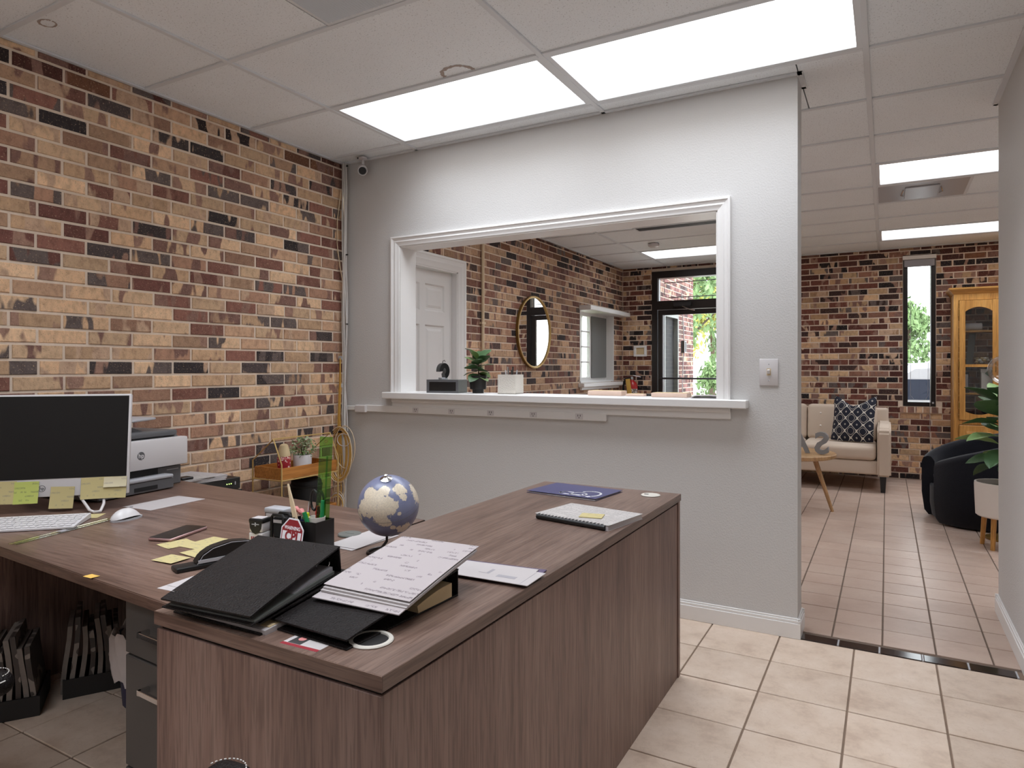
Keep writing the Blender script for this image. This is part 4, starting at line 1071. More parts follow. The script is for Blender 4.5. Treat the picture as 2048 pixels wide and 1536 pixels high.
# ------------------------------------------------------------------ barrel chair
t = thing('barrel_chair', 'black textured barrel armchair facing the sofa', 'armchair', (.66, 6.48, 0), 190.)
def barrel():
    mb = MB(); n = 44; half = 153.
    # angle 180 is the back, the opening looks along +x (turned to face the sofa)
    rings = []
    for i in range(n+1):
        f = -1+2*i/n; an = math.radians(180+half*f); back = 1-abs(f)
        h = .50+.235*(1-(abs(f))**1.7)
        ro, ri = .42, .325
        sec = [(ro-.05, .012), (ro-.02, .05), (ro, .20), (ro, h-.05), (ro-.012, h-.015), (ro-.045, h), (ri+.025, h-.005), (ri, h-.04), (ri, .30), (ri, .012)]
        rings.append([mb.bm.verts.new((r_*math.cos(an), r_*math.sin(an), z_)) for r_, z_ in sec])
    k = len(rings[0])
    for a_, b_ in zip(rings, rings[1:]):
        for i in range(k): mb.bm.faces.new((a_[i], a_[(i+1) % k], b_[(i+1) % k], b_[i]))
    mb.bm.faces.new(rings[0][::-1]); mb.bm.faces.new(rings[-1])
    return mb
part('shell', barrel(), 'boucle_black', t, smooth=50)
part('seat_cushion', MB().lathe([(0, .28), (.29, .28), (.32, .30), (.324, .36), (.315, .40), (.28, .418), (0, .425)], 36), 'boucle_black', t, smooth=50)
part('base', MB().lathe([(0, .012), (.31, .012), (.335, .04), (.35, .14), (.35, .278), (0, .278)], 40), 'boucle_black', t, smooth=50)
part('plinth', MB().lathe([(0, 0), (.30, 0), (.30, .012), (0, .012)], 30), 'matte_black', t)

# ------------------------------------------------------------------ fig plant in white pot on wooden legs
def leaf_mesh(L, W, curl=.25, fold=.12, n=8):
    """ovate leaf along +x with a midrib fold and drooping tip"""
    mb = MB()
    def fn(u, v):
        x_ = u; wdt = W*math.sin(PI*min(1, u**.75*.98+.02))**.8*(.65+.35*u); s_ = 2*v-1
        return (L*x_*(1-.08*x_), s_*wdt*.5, fold*abs(s_)*wdt-curl*L*x_*x_+.012*math.sin(14*u)*abs(s_)*W)
    mb.grid(fn, n, 4, thick=.0012); return mb.mesh('leaf', 60)
t = thing('fig_plant', 'leafy fiddle fig in a white pot on wooden legs beside the black chair', 'potted plant', (.70, 5.645, 0))
pot = part('pot', MB().lathe([(0, .215), (.148, .215), (.160, .225), (.168, .43), (.166, .45), (.154, .45), (.150, .405), (0, .405)], 40), 'ceramic_white', t)
part('soil', MB().lathe([(0, .412), (.149, .412), (.149, .40), (0, .40)], 30), 'soil', t)
for k in range(4):
    an = math.radians(225-90*k+12); part('leg', MB().tube([(.118*math.cos(an), .118*math.sin(an), .235), (.135*math.cos(an), .135*math.sin(an), 0)], [.017, .014], 10), 'oak', t)
part('stem', MB().tube([(0, 0, .40), (.01, -.01, .65), (-.02, .0, .85), (-.03, -.01, 1.06)], [.012, .011, .009, .006], 8).tube([(.02, .02, .40), (.05, .05, .6), (.05, .03, .82)], [.010, .008, .006], 8), 'stem', t)
LV = [leaf_mesh(.21, .13, .20), leaf_mesh(.18, .12, .35), leaf_mesh(.15, .10, .12)]
for me in LV: me.materials.append(MATS['leaf_dark'])
LV2 = [leaf_mesh(.20, .12, .25), leaf_mesh(.16, .11, .15)]
for me in LV2: me.materials.append(MATS['leaf_light'])
rnd = random.Random(12)
for k in range(30):
    z_ = .55+.52*k/29; an = k*137.5+rnd.uniform(-15, 15); pit = 38-60*(k/29)+rnd.uniform(-15, 15)
    me = rnd.choice(LV if k % 3 else LV2)
    link('leaf', me, t, T(-.02*(k/29), 0, z_) @ RZ(an) @ T(.02, 0, 0) @ RY(pit-22) @ RX(rnd.uniform(-25, 25)) @ SC(*(3*[rnd.uniform(1.0, 1.4)])))

# ------------------------------------------------------------------ floor lamp with clear globe
t = thing('floor_lamp', 'floor lamp with a clear glass globe behind the right wall', 'floor lamp', (.745, 5.93, 0))
part('base', MB().lathe([(0, 0), (.12, 0), (.12, .015), (.02, .025), (0, .025)], 24), 'brass', t)
part('pole', MB().tube([(0, 0, .02), (0, 0, 1.10)], .009, 10), 'brass', t)
part('glass_globe', MB().sphere(.106, T(0, 0, 1.222), 32, 20), 'globe_glass', t, smooth=80)
part('socket', MB().lathe([(0, 1.09), (.02, 1.09), (.02, 1.15), (0, 1.15)], 12), 'brass', t)
part('bulb', MB().lathe([(0, 1.15), (.012, 1.15), (.028, 1.20), (.026, 1.225), (0, 1.245)], 14), 'ceramic_white', t)

# ------------------------------------------------------------------ desks
DZ = .73
t = thing('desk', 'walnut desk with drawers pushed against the credenza, holding monitor and printer', 'desk', (-1.342, .887, 0), -3.6)
mb = MB().prism([(0, 0), (-.0535, .911), (-1.665, .915), (-1.665, 0)], DZ-.027, DZ); bmesh.ops.bevel(mb.bm, geom=mb.bm.edges[:], offset=.002, segments=2, affect='EDGES')
part('desk_top', mb, 'walnut_top_x', t)
part('end_shade_strip', MB().prism([(.0008, .002), (-.0527, .909), (-.0532, .909), (.0003, .002)], DZ-.026, DZ-.001), 'shadow_reveal', t)  # near-black strip paints the shade in the gap beside the credenza
ped = part('pedestal', MB().box(-.235, -.05, .05, .60, .03, DZ-.028, .002), 'dark_grey_laminate', t)
for z0, z1 in ((.565, .690), (.30, .560), (.04, .295)):
    dr = part('drawer', MB().box(-.228, -.016, .03, .05, z0, z1, .002), 'dark_grey_laminate', t)
    part('handle', MB().box(-.13, -.03, .004, .012, z1-.062, z1-.050, .001).box(-.13, -.122, .004, .03, z1-.062, z1-.050).box(-.038, -.03, .004, .03, z1-.062, z1-.050), 'chrome', dr)
part('end_panel', MB().box(-1.64, -1.615, .03, .88, 0, DZ-.028), 'walnut_panel', t)
part('modesty_panel', MB().box(-1.614, -.236, .84, .86, .08, DZ-.028), 'dark_grey_laminate', t)
part('pedestal_side', MB().box(-.2355, -.2352, .05, .6, .03, DZ-.03), 'walnut_panel', t)
part('end_panel', MB().box(-.070, -.060, .61, .88, 0, DZ-.028), 'dark_grey_laminate', t)
part('cable_cover', MB().lathe([(0, 0), (.034, 0), (.036, .002), (.034, .005), (0, .0055)], 24, T(-.115, .632, DZ)).box(-.13, -.10, .628, .634, DZ+.0055, DZ+.006), 'slate_grey', t)

t = thing('credenza', 'long walnut credenza in front of the pass-through wall', 'credenza', (-.72, .85, 0))
tw, tl = .61, 1.825
part('top', MB().box(-tw, 0, .0012, tl-.0012, DZ-.028, DZ, .0012, 1), 'walnut_top_y', t)
for y0_ in (0, tl-.0012): part('edge_band', MB().box(-tw, 0, y0_, y0_+.0012, DZ-.0275, DZ-.0005), 'walnut_top_x', t)
part('reveal', MB().box(-tw+.012, -.012, .012, tl-.012, DZ-.037, DZ-.028), 'shadow_reveal', t)
part('end_panel', MB().box(-tw+.003, -.006, .004, .028, 0, DZ-.037, .0008), 'walnut_panel', t)
part('end_panel', MB().box(-tw+.003, -.003, tl-.028, tl-.004, 0, DZ-.030, .0008), 'walnut_panel', t)
part('back_panel', MB().box(-.027, -.007, .0285, tl-.031, 0, DZ-.037, .0008), 'walnut_panel', t)
part('panel_joint', MB().box(-.020, -.009, tl-.031, tl-.028, 0, DZ-.037), 'shadow_reveal', t)
part('left_panel', MB().box(-tw+.004, -tw+.022, .0285, tl-.0285, 0, DZ-.037), 'walnut_panel', t)
gm = part('cable_grommet', MB().lathe([(.032, 0), (.041, 0), (.042, .002), (.040, .004), (.033, .004), (.032, 0)], 32, T(-.113, .103, DZ), cap=False), 'grommet', t)
part('hole', MB().lathe([(0, .0002), (.0325, .0002), (.0325, .0008), (0, .0008)], 28, T(-.113, .103, DZ)), 'shadow_reveal', gm)
gm = part('cable_cap', MB().lathe([(0, 0), (.036, 0), (.038, .002), (.036, .004), (0, .0045)], 28, T(-.095, 1.728, DZ)), 'grommet', t)
part('slot', MB().box(-.120, -.103, 1.722, 1.730, DZ+.004, DZ+.0052, M=I4), 'shadow_reveal', gm)

# ------------------------------------------------------------------ binders and papers on the credenza
def binder(label, M, W, D, h0, hs, pages, page_mat, group='black ring binders', bulge=0.):
    t = thing('ring_binder', label, 'binder', M=M, group=group)
    part('back_cover', MB().box(0, W, 0, D, 0, .0035, .001), 'leather_black', t)
    part('spine', MB().box(0, W, D-.0035, D, .0036, hs-.0036, .001), 'leather_black', t)
    def lid(u, v):
        k = v; return (W*u, D*v, h0+(hs-h0)*(k**.9)+bulge*math.sin(PI*u)*0)
    part('front_cover', MB().grid(lid, 2, 10, thick=.0035), 'leather_black', t, smooth=40)
    part('cover_edge', MB().tube([(W-.002, .002, h0-.0017), (W-.002, D*.5, h0+(hs-h0)*.5**.9-.0017), (W-.002, D-.01, hs-.004)], .0012, 5).tube([(.002, .002, h0-.0017), (W-.002, .002, h0-.0017)], .0012, 5), 'grey_print', t)
    rp = part('ring_plate', MB().box(.02, W-.02, D-.030, D-.014, .004, .007), 'chrome', t)
    for xx in (.035, W/2, W-.03):
        r_ = min(.02, hs*.36)
        part('ring', MB().tube([(xx, D-.022-.001+r_*math.cos(a*PI/6)*1.1, .007+r_*(1+math.sin(a*PI/6))) for a in range(12)], .0014, 6, True), 'chrome', rp)
    for k, (z0, z1, x1, y0, mt) in enumerate(pages):
        def pg(u, v, z0=z0, z1=z1, x1=x1, y0=y0):
            return (.012+(x1-.012)*u, y0+(D-.022-y0)*v, z1*(.55+.45*math.sin(min(1, v*1.15)*PI/2)))
        part('pages', MB().grid(pg, 2, 8, thick=z1-z0), mt, t, smooth=40)
    return t
lowM = T(-1.285, .862, DZ) @ RZ(1)
binder('lower black ring binder stuffed with papers at the credenza corner', lowM, .255, .262, .024, .052, [(.004, .016, .262, .006, 'paper'), (.016, .020, .258, .02, 'cream_paper')], 'paper')
tilt = math.degrees(math.atan2(.028, .262))
upM = T(-1.262, .822, DZ+.0262) @ RZ(5) @ RX(tilt)
binder('upper black ring binder lying open a little on top of the stack', upM, .238, .262, .020, .060, [(.005, .012, .236, .01, 'slate_grey'), (.0125, .021, .232, .12, 'grey_print')], 'paper')
rbM = T(-1.078, .904, DZ) @ RZ(-2)
binder('black ring binder lying under the handwritten pages', rbM, .238, .340, .020, .060, [(.004, .034, .236, .20, 'cream_paper')], 'cream_paper')
t = thing('loose_papers', 'white printed sheets sticking out of the upper binder beside the desk', 'papers', (-1.305, .84, DZ+.053), 5)
part('sheet', MB().box(0, .05, 0, .15, 0, .0006), 'paper', t); part('sheet', MB().box(.004, .05, .02, .18, .0007, .0013), 'paper', t)
t = thing('handwritten_pages', 'stack of handwritten white sheets on the right black binder', 'papers', (-1.018, 1.003, DZ+.0385), 3.5)
def sheetfn(w_, l_, z0, z1, dx=0, dy=0, lift=.004):
    def fn(u, v): return (dx+w_*u, dy+l_*v, z0+(z1-z0)*v+lift*math.sin(PI*v)*.5+lift*(1-u)*(1-v)*1.2)
    return fn
MR = RZ(0)
part('sheet', MB().grid(sheetfn(.213, .275, .0, .040, .0, -.018, .002), 4, 8, thick=.002), 'sheet_written', t, smooth=60)
part('sheet', MB().grid(sheetfn(.212, .270, .006, .046, .003, .004), 4, 8, thick=.004), 'paper', t, smooth=60)
part('sheet', MB().grid(sheetfn(.212, .272, .011, .051, .006, .008), 4, 8, thick=.0045), 'paper', t, smooth=60)
part('sheet', MB().grid(sheetfn(.213, .279, .016, .056, .004, .012), 4, 8, thick=.001), 'sheet_written', t, smooth=60)
t = thing('business_card', 'white and maroon business card half under the right binder', 'card', (-.972, .862, DZ), 2.5)
part('card', MB().box(0, .089, 0, .051, 0, .0005), 'paper', t)
part('stripe', MB().box(0, .089, 0, .009, .0005, .0007), 'red_print', t)
part('photo', MB().box(.010, .040, .010, .051, .0005, .0007), 'black_print', t); part('photo', MB().lathe([(0, .0007), (.008, .0007), (.008, .0009), (0, .0009)], 12, T(.026, .032, 0)), 'pink', t)
t = thing('envelope', 'white window envelope lying beside the right binder', 'envelope', (-.935, 1.335, DZ+.0075), 2.5)
part('paper', MB().box(0, .222, 0, .104, 0, .002, .0005), 'paper', t)
part('window', MB().box(.125, .175, .028, .044, .002, .0023), 'grey_print', t)
part('stamp_box', MB().box(.072, .100, .040, .075, .002, .0022), 'grey_print', t); part('stamp_box', MB().box(.070, .092, .042, .077, .0022, .0024), 'paper', t)
part('fold', MB().box(.200, .2008, 0, .104, .002, .0023), 'grey_print', t)
o = part('mailer', MB().box(0, .235, 0, .115, 0, .003, .0006), 'purple_paper', None, T(-.958, 1.352, DZ+.001) @ RZ(6)); tag(o, 'dark purple mailer under the white window envelope', 'mailer')
part('insert', MB().box(.01, .22, .004, .1, .003, .006, .0005), 'paper', o)

t = thing('bound_booklet', 'white comb-bound booklet with black spine on the credenza', 'booklet', (-1.030, 1.992, DZ), -10)
part('pages', MB().box(0, .282, .008, .222, .001, .016, .0008), 'paper', t)
part('cover', MB().box(-.002, .284, .006, .224, .0165, .0175), 'sheet_typed', t)
part('bottom_cover', MB().box(-.002, .284, .006, .224, 0, .001), 'paper', t)
sp = part('comb_spine', MB().tube([(.008, .006, .0085), (.272, .006, .0085)], .0085, 12), 'black_plastic', t)
for k in range(19): part('comb_tooth', MB().box(.012+k*.0136, .018+k*.0136, .004, .013, .0165, .0185, .0005), 'black_plastic', sp)
o = part('sticky_note', MB().box(-.038, .038, -.030, .030, 0, .003, .0005), 'note_yellow', None, T(-.845, 2.045, DZ+.0178) @ RZ(12)); tag(o, 'pale yellow sticky note pad on the comb-bound booklet', 'sticky note')

t = thing('folder', 'navy blue folder with white monogram on the credenza', 'folder', (-1.275, 2.398, DZ), -6)
part('back_cover', MB().box(0, .315, 0, .232, 0, .0012), 'navy_folder', t)
part('insert', MB().box(.012, .31, .003, .222, .0013, .005), 'paper', t)
part('front_cover', MB().grid(lambda u, v: (.315*u, .232*v, .0085-.0015*v), 4, 4, thick=.0011), 'navy_folder', t)
part('pocket', MB().box(.10, .315, -.003, .02, .0009, .0028), 'grey_print', t)
def stroke(pts, r, z): 
    mb = MB(); 
    for a_, b_ in zip(pts, pts[1:]):
        d = Vector((b_[0]-a_[0], b_[1]-a_[1])); L = d.length; an = math.degrees(math.atan2(d.y, d.x))
        mb.box(-r*.5, L+r*.5, -r, r, 0, .0006, M=T(a_[0], a_[1], z) @ RZ(an))
    return mb
arc = lambda cx_, cy_, rx_, ry_, a0, a1, n=16: [(cx_+rx_*math.cos(math.radians(a0+(a1-a0)*i/n)), cy_+ry_*math.sin(math.radians(a0+(a1-a0)*i/n))) for i in range(n+1)]
part('monogram', stroke(arc(.245, .075, .045, .055, -60, 150), .0045, .0082), 'white_print', t)
part('monogram', stroke(arc(.215, .050, .030, .030, -20, 220)[::-1]+[(.185, .028), (.232, .028), (.232, .050)], .004, .0083), 'white_print', t)
part('monogram', stroke([(.178, .070), (.150, .070)]+arc(.152, .050, .020, .021, 90, 270)+[(.178, .029)], .004, .0083), 'white_print', t)
star = [((.012 if k % 2 == 0 else .005)*math.cos(PI/2+k*PI/5), (.012 if k % 2 == 0 else .005)*math.sin(PI/2+k*PI/5)) for k in range(10)]
part('star', MB().prism(star, .0084, .0090, T(.268, .022, 0)), 'white_print', t)

# ------------------------------------------------------------------ globe
t = thing('desk_globe', 'small blue and tan desk globe on a bronze wire stand', 'globe', (-1.19, 1.432, DZ))
gM = T(0, 0, .129)
g_ = part('globe', MB().sphere(.083, I4, 48, 32), 'globe_map', t, gM @ RZ(28) @ RX(22), smooth=80)
part('pole_cap', MB().lathe([(0, .083), (.016, .0815), (.0165, .084), (.010, .087), (.005, .090), (.0045, .096), (0, .098)], 18), 'chrome', g_)
part('equator_seam', MB().lathe([(.0831, -.0006), (.0835, 0), (.0831, .0006)], 48, cap=False), 'slate_grey', g_)
base = [(.050*math.cos(math.radians(a)), .050*math.sin(math.radians(a))-.01, .004) for a in range(-70, 236, 9)]
part('wire_stand', MB().tube(base+[(-.02, -.048, .006), (0., -.03, .018), (.004, -.012, .034), (0, -.006, .050)], .0038, 8).tube([base[0], (.004, -.05, .004)], .0038, 8), 'bronze_frame', t)

# ------------------------------------------------------------------ pen holder and what it holds
t = thing('pen_holder', 'black square pen holder on the desk beside the globe', 'pen holder', (-1.408, 1.358, DZ), 2)
hw, hd, hh, wl_ = .054, .036, .083, .003
part('box', MB().box(-hw, hw, -hd, -hd+wl_, 0, hh).box(-hw, hw, hd-wl_, hd, 0, hh).box(-hw, -hw+wl_, -hd+wl_, hd-wl_, 0, hh).box(hw-wl_, hw, -hd+wl_, hd-wl_, 0, hh).box(-hw, hw, -hd, hd, 0, .004), 'black_plastic', t)
part('divider', MB().box(-.008, -.005, -hd+wl_, hd-wl_, .004, hh-.006), 'black_plastic', t)
px_, py_ = -1.408, 1.358
o = part('clip_cup', MB().lathe([(0, .0), (.017, .0), (.020, .06), (.0225, .088), (.021, .088), (.0185, .06), (.0155, .003), (0, .003)], 22), 'ceramic_white', None, T(px_+.028, py_-.002, DZ+.0045)); tag(o, 'small white cup standing in the black pen holder', 'cup')
o = part('green_ruler', MB().box(-.0185, .0185, -.0012, .0012, 0, .30, .0004), 'green_plastic', None, T(px_+.030, py_+.012, DZ+.0125) @ RZ(24) @ RY(2.0) @ RX(-2)); tag(o, 'translucent green plastic ruler standing in the pen holder', 'ruler')
for k in range(27): part('mark', MB().box(-.0180, (-.011 if k % 5 == 0 else -.0140), -.0016, -.0012, .012+k*.01, .0126+k*.01), 'leaf_dark', o)
part('centre_rib', MB().box(.003, .007, -.0018, .0018, .004, .245), 'green_plastic', o)
part('hole', MB().lathe([(.0030, -.0015), (.0042, -.0015), (.0042, .0015), (.0030, .0015), (.0030, -.0015)], 14, T(0, 0, .287) @ RX(90), cap=False), 'brass', o)
def stick(name, pts, r, m, lab, cat, seg=8, tip=None):
    t = thing(name, lab, cat, pts[0])
    P = [tuple(Vector(p)-Vector(pts[0])) for p in pts]
    part('barrel', MB().tube(P, r, seg), m, t)
    if tip: part('cap', MB().tube([P[-1], tuple(Vector(P[-1])+(Vector(P[-1])-Vector(P[0])).normalized()*tip[0])], tip[1], seg), tip[2], t)
    return t
hz = DZ+.005
t = thing('quill_knife', 'pale wooden letter opener leaning out of the pen holder', 'letter opener', (px_-.028, py_-.008, hz))
part('blade', MB().prism([(-.006, 0), (.006, 0), (.0085, .06), (.007, .12), (.0015, .178), (-.0015, .178), (-.007, .12), (-.0085, .06)], -.002, .002, RY(-17) @ RX(90) @ RX(0)), 'quill', t)
stick('pen', [(px_-.024, py_+.010, hz), (px_-.018, py_+.012, hz+.108)], .0042, 'chrome', 'silver pen standing in the pen holder beside the letter opener', 'pen', tip=(.014, .003, 'chrome'))
stick('pen', [(px_-.020, py_-.018, hz), (px_-.013, py_-.012, hz+.078)], .0055, 'pen_blue', 'blue pen clustered in the pen holder', 'pen', tip=(.014, .004, 'chrome'))
stick('pen', [(px_-.012, py_-.020, hz), (px_-.009, py_-.022, hz+.080)], .005, 'pen_blue', 'dark blue pen with silver clip in the pen holder', 'pen', tip=(.008, .004, 'chrome'))
stick('marker', [(px_+.004, py_+.010, hz), (px_+.012, py_+.016, hz+.098)], .0065, 'marker_red', 'red marker standing in the pen holder', 'marker', tip=(.014, .005, 'marker_red'))
stick('highlighter', [(px_+.005, py_-.012, hz), (px_+.003, py_-.014, hz+.085)], .0085, 'highlighter_yellow', 'yellow highlighter beside the white cup in the pen holder', 'highlighter', tip=(.012, .006, 'highlighter_yellow'))
stick('marker', [(px_+.030, py_-.022, hz+.030), (px_+.014, py_-.032, hz+.092)], .0062, 'marker_green', 'green marker leaning against the front of the white cup', 'marker', tip=(.012, .006, 'marker_green'))
stick('marker', [(px_+.030, py_+.010, hz+.005), (px_+.034, py_+.012, hz+.118)], .0055, 'marker_green', 'green marker standing behind the white cup before the ruler', 'marker', tip=(.012, .005, 'marker_green'))
t = thing('scissors', 'black handled scissors standing in the pen holder', 'scissors', (px_+.004, py_+.022, hz))
part('blades', MB().box(-.005, .005, -.001, .001, 0, .095).box(-.004, .006, .0012, .0025, 0, .09), 'chrome', t)
for s in (-1, 1): part('handle', MB().tube([(s*.012+.013*math.cos(a*PI/8), .0, .125+.028*math.sin(a*PI/8)) for a in range(16)], .0036, 8, True), 'black_plastic', t)
o = part('wrapped_candy', MB().tube([(-.024, 0, 0), (-.012, 0, .002), (0, 0, .003), (.012, 0, .002), (.024, 0, -.001)], [.010, .004, .010, .004, .011], 9), 'pink', None, T(px_-.048, py_+.010, DZ+.0935) @ RZ(-8) @ RY(14)); tag(o, 'pink wrapped candy on the rim of the pen holder', 'candy')

# stamps and sticker
def stamp(lab, loc, rz, w_, d_, h_, body, cap, text_m=None):
    t = thing('rubber_stamp', lab, 'stamp', loc, rz, 'rubber stamps by the pen holder')
    part('body', MB().box(-w_/2, w_/2, -d_/2, d_/2, 0, h_*.42, .003, 2).box(-w_/2+.001, w_/2-.001, -d_/2+.001, d_/2-.001, h_*.44, h_*.86, .003, 2), body, t)
    part('cap', MB().box(-w_/2-.001, w_/2+.001, -d_/2-.001, d_/2+.001, h_*.80, h_, .004, 2), cap, t)
    return t
t = stamp('white self-inking stamp with black shield on its face', (-1.592, 1.340, DZ), 14, .046, .040, .070, 'white_plastic', 'black_plastic')
part('shield', MB().prism([(-.020, .060), (.020, .060), (.018, .042), (.010, .030), (0, .026), (-.010, .030), (-.018, .042)], .0195, .0215, Matrix(((1, 0, 0, 0), (0, 0, -1, 0), (0, 1, 0, 0), (0, 0, 0, 1)))), 'black_plastic', t)
part('shield_mark', MB().box(-.012, .012, -.0222, -.0215, .053, .0555).box(-.002, .002, -.0222, -.0215, .049, .0595), 'silver_plastic', t)
for k in range(5): part('print_mark', MB().box(-.015+k*.0058, -.0115+k*.0058, -.0206, -.0200, .010, .019, M=RY(0)), 'red_print', t)
part('top_label', MB().box(-.018, .018, -.016, .016, .070, .0704), 'paper', t)
t = stamp('wide black stamp with a white print label behind the shield stamp', (-1.625, 1.440, DZ), 4, .078, .044, .078, 'black_plastic', 'silver_plastic')
part('face_label', MB().box(-.032, .030, -.0225, -.0215, .040, .062), 'paper', t)
for k in range(6): part('print_mark', MB().box(-.006+k*.004, -.004+k*.004, -.0229, -.0225, .044, .056), 'black_print', t)
t = thing('rubber_stamp', 'black frame stamp with pale label next to the warning sticker', 'stamp', (-1.545, 1.376, DZ), 8, 'rubber stamps by the pen holder')
fr = [(-.022, .002), (-.016, 0), (.016, 0), (.022, .006), (.022, .066), (.016, .073), (-.016, .073), (-.022, .066)]
part('frame', MB().tube([(x_, -.014, z_) for x_, z_ in fr], .0045, 8, True, T(0, 0, .0045)).tube([(x_, .014, z_) for x_, z_ in fr], .0045, 8, True, T(0, 0, .0045)), 'black_plastic', t)
part('body', MB().box(-.019, .019, -.014, .014, .010, .070, .004), 'matte_black', t)
part('top_label', MB().box(-.015, .015, -.0158, -.0150, .055, .064), 'paper', t)
t = thing('warning_sticker', 'red octagonal warning sticker with white border before the pen holder', 'sticker', M=T(-1.428, 1.308, DZ+.044) @ RZ(-4) @ RX(80))
oc = lambda r: [(r*math.cos(PI/8+k*PI/4), r*math.sin(PI/8+k*PI/4)) for k in range(8)]
part('border', MB().prism(oc(.050), -.0012, 0), 'white_print', t)
part('field', MB().prism(oc(.0455), 0, .0004), 'red_print', t)
part('white_band', MB().box(-.0385, .0385, -.0165, .0105, .0004, .0007), 'white_print', t)
text('lettering', 'WARNING', .0135, T(0, .0195, .0006), 'white_print', t, .0002, .0003)
text('lettering', 'CPI', .036, T(0, -.0035, .0009), 'red_print', t, .0002, .0014)

# grey cap, envelopes behind
t = thing('letter_stack', 'long white envelopes lying between pen holder and globe', 'envelopes', (-1.385, 1.395, DZ), 0)
part('envelope', MB().box(-.005, .10, 0, .195, .0002, .002, .0004, 1, RZ(-2)), 'paper', t); part('envelope', MB().box(-.0, .104, .006, .20, .0022, .004, .0004, 1, RZ(2)), 'paper', t)

# ------------------------------------------------------------------ things on the desk
t = thing('monitor', 'white all-in-one computer monitor with sticky notes on its chin', 'monitor', (-2.582, 1.237, DZ), 46)
body = MB().box(-.27, .27, 0, .022, 0, .362, .004, 2)
bo = part('body', body, 'white_plastic', t, T(0, 0, .052) @ RX(-8))
part('screen', MB().box(-.262, .263, -.0012, .001, .063, .355), 'screen', bo)
text('logo', 'hp', .015, T(0, -.0006, .030) @ RX(90), 'grey_plastic', bo, .0004, .0002)
part('logo_ring', MB().tube([(.0105*math.cos(a*PI/10), -.0006, .030+.0105*math.sin(a*PI/10)) for a in range(20)], .0009, 5, True), 'grey_plastic', bo)
for s in (-1, 1):
    part('wire_foot', MB().tube([(s*.09, .034, .09), (s*.115, .014, .045), (s*.165, -.06, .009), (s*.185, -.079, .0049), (s*.20, -.070, .0049), (s*.198, -.02, .022), (s*.19, .014, .048), (s*.15, .036, .09)], .0048, 8), 'white_plastic', t)
part('stand_neck', MB().box(-.16, .16, .034, .050, .05, .16, .004), 'silver_plastic', t)
def note(lab, m, sx, zt, w_, h_, dy=0., rot=0.):
    """sticky note hanging on the monitor chin; sx from the screen's middle, zt its top"""
    M_ = T(-2.582, 1.237, DZ) @ RZ(46) @ T(0, 0, .052) @ RX(-8) @ T(sx, -.0022-dy, zt) @ RY(rot) @ RX(90)
    o = part('sticky_note', MB().grid(lambda u, v: (w_*(u-.5), -h_*v, .0+.006*v*v), 2, 5, thick=.0004), m, None, M_, smooth=60); tag(o, lab, 'sticky note', 'sticky notes on the monitor')
note('yellow sticky note on the monitor chin closest to the printer', 'note_yellow', .228, .062, .076, .076, .001, 1)
note('cream paper slip over the printer-side note on the monitor chin', 'note_cream', .229, .061, .073, .036, .0022, 0)
note('yellow sticky note on the monitor chin, second from the printer side', 'note_yellow', .157, .062, .074, .076, .0006, -1)
note('low-hanging yellow sticky note on the monitor chin beside the round logo', 'note_yellow', .065, .034, .074, .076, 0, 2)
note('lime sticky note on the monitor chin', 'note_lime', -.045, .056, .074, .076, .001, 0)
note('yellow sticky note at the cropped edge of the monitor chin', 'note_yellow', -.112, .060, .074, .078, .0002, 1)

t = thing('keyboard', 'slim white keyboard in front of the monitor', 'keyboard', (-2.226, 1.158, DZ), 44)
part('body', MB().poly([(-.285, 0, .002), (0, 0, .002), (0, .155, .002), (-.285, .155, .002), (-.285, 0, .007), (0, 0, .007), (0, .155, .018), (-.285, .155, .018)], [(3, 2, 1, 0), (4, 5, 6, 7), (0, 1, 5, 4), (1, 2, 6, 5), (2, 3, 7, 6), (3, 0, 4, 7)]), 'white_plastic', t)
keys = MB()
kme = MB().box(-.0078, .0078, -.0075, .0075, 0, .0025, .0008).mesh('key'); kme.materials.append(MATS['white_plastic'])
tl_ = math.degrees(math.atan2(.011, .155))
for r_ in range(6):
    for c_ in range(14):
        link('key', kme, t, T(-.2735+c_*.0195+(.004*(r_ % 2)), .018+r_*.0235, .0080+(.018+r_*.0235)*math.tan(math.radians(tl_))) @ RX(tl_))
for s in (-.25, -.03): part('foot', MB().box(s-.012, s+.012, .13, .15, 0, .003), 'grey_plastic', t)
o = part('sticky_note', MB().box(0, .07, 0, .07, 0, .0005), 'note_yellow', None, T(-2.37, 1.235, DZ+.0005) @ RZ(40)); tag(o, 'yellow sticky note peeking from under the far end of the keyboard', 'sticky note')
t = thing('clear_ruler', 'clear yellowish plastic ruler lying before the keyboard', 'ruler', (-2.180, .969, DZ), 104)
part('strip', MB().box(0, .337, -.0165, .0165, .0003, .003, .0006), 'clear_plastic', t)
part('inlay', MB().box(.145, .170, -.012, .012, .003, .0033), 'grey_print', t)
for k in range(30): part('mark', MB().box(.012+k*.0105, .0128+k*.0105, .010, .016, .003, .0032), 'black_print', t)
t = thing('mouse', 'white computer mouse on the desk', 'mouse', (-2.213, 1.318, DZ), 98)
def mousefn(u, v):
    x_ = -.055+.11*u; s_ = 2*v-1; wd = .031*(1-abs(2*u-1)**2.6)**.5*(.9+.12*math.cos(PI*u)); h_ = .034*(1-abs(2*u-.9)**2.4 if abs(2*u-.9) < 1 else 0)*(1-abs(s_)**2.2*.75)
    return (x_, s_*wd, .004+max(0, h_))
mb = MB().grid(mousefn, 18, 10); mb.grid(lambda u, v: (mousefn(u, v)[0], mousefn(u, v)[1]*.97, .001), 18, 10)
part('shell', mb, 'white_plastic', t, smooth=70)
part('skirt', MB().lathe([(0, 0), (1, 0), (1, .006), (0, .006)], 28, SC(.0545, .0305, 1)), 'silver_plastic', t)
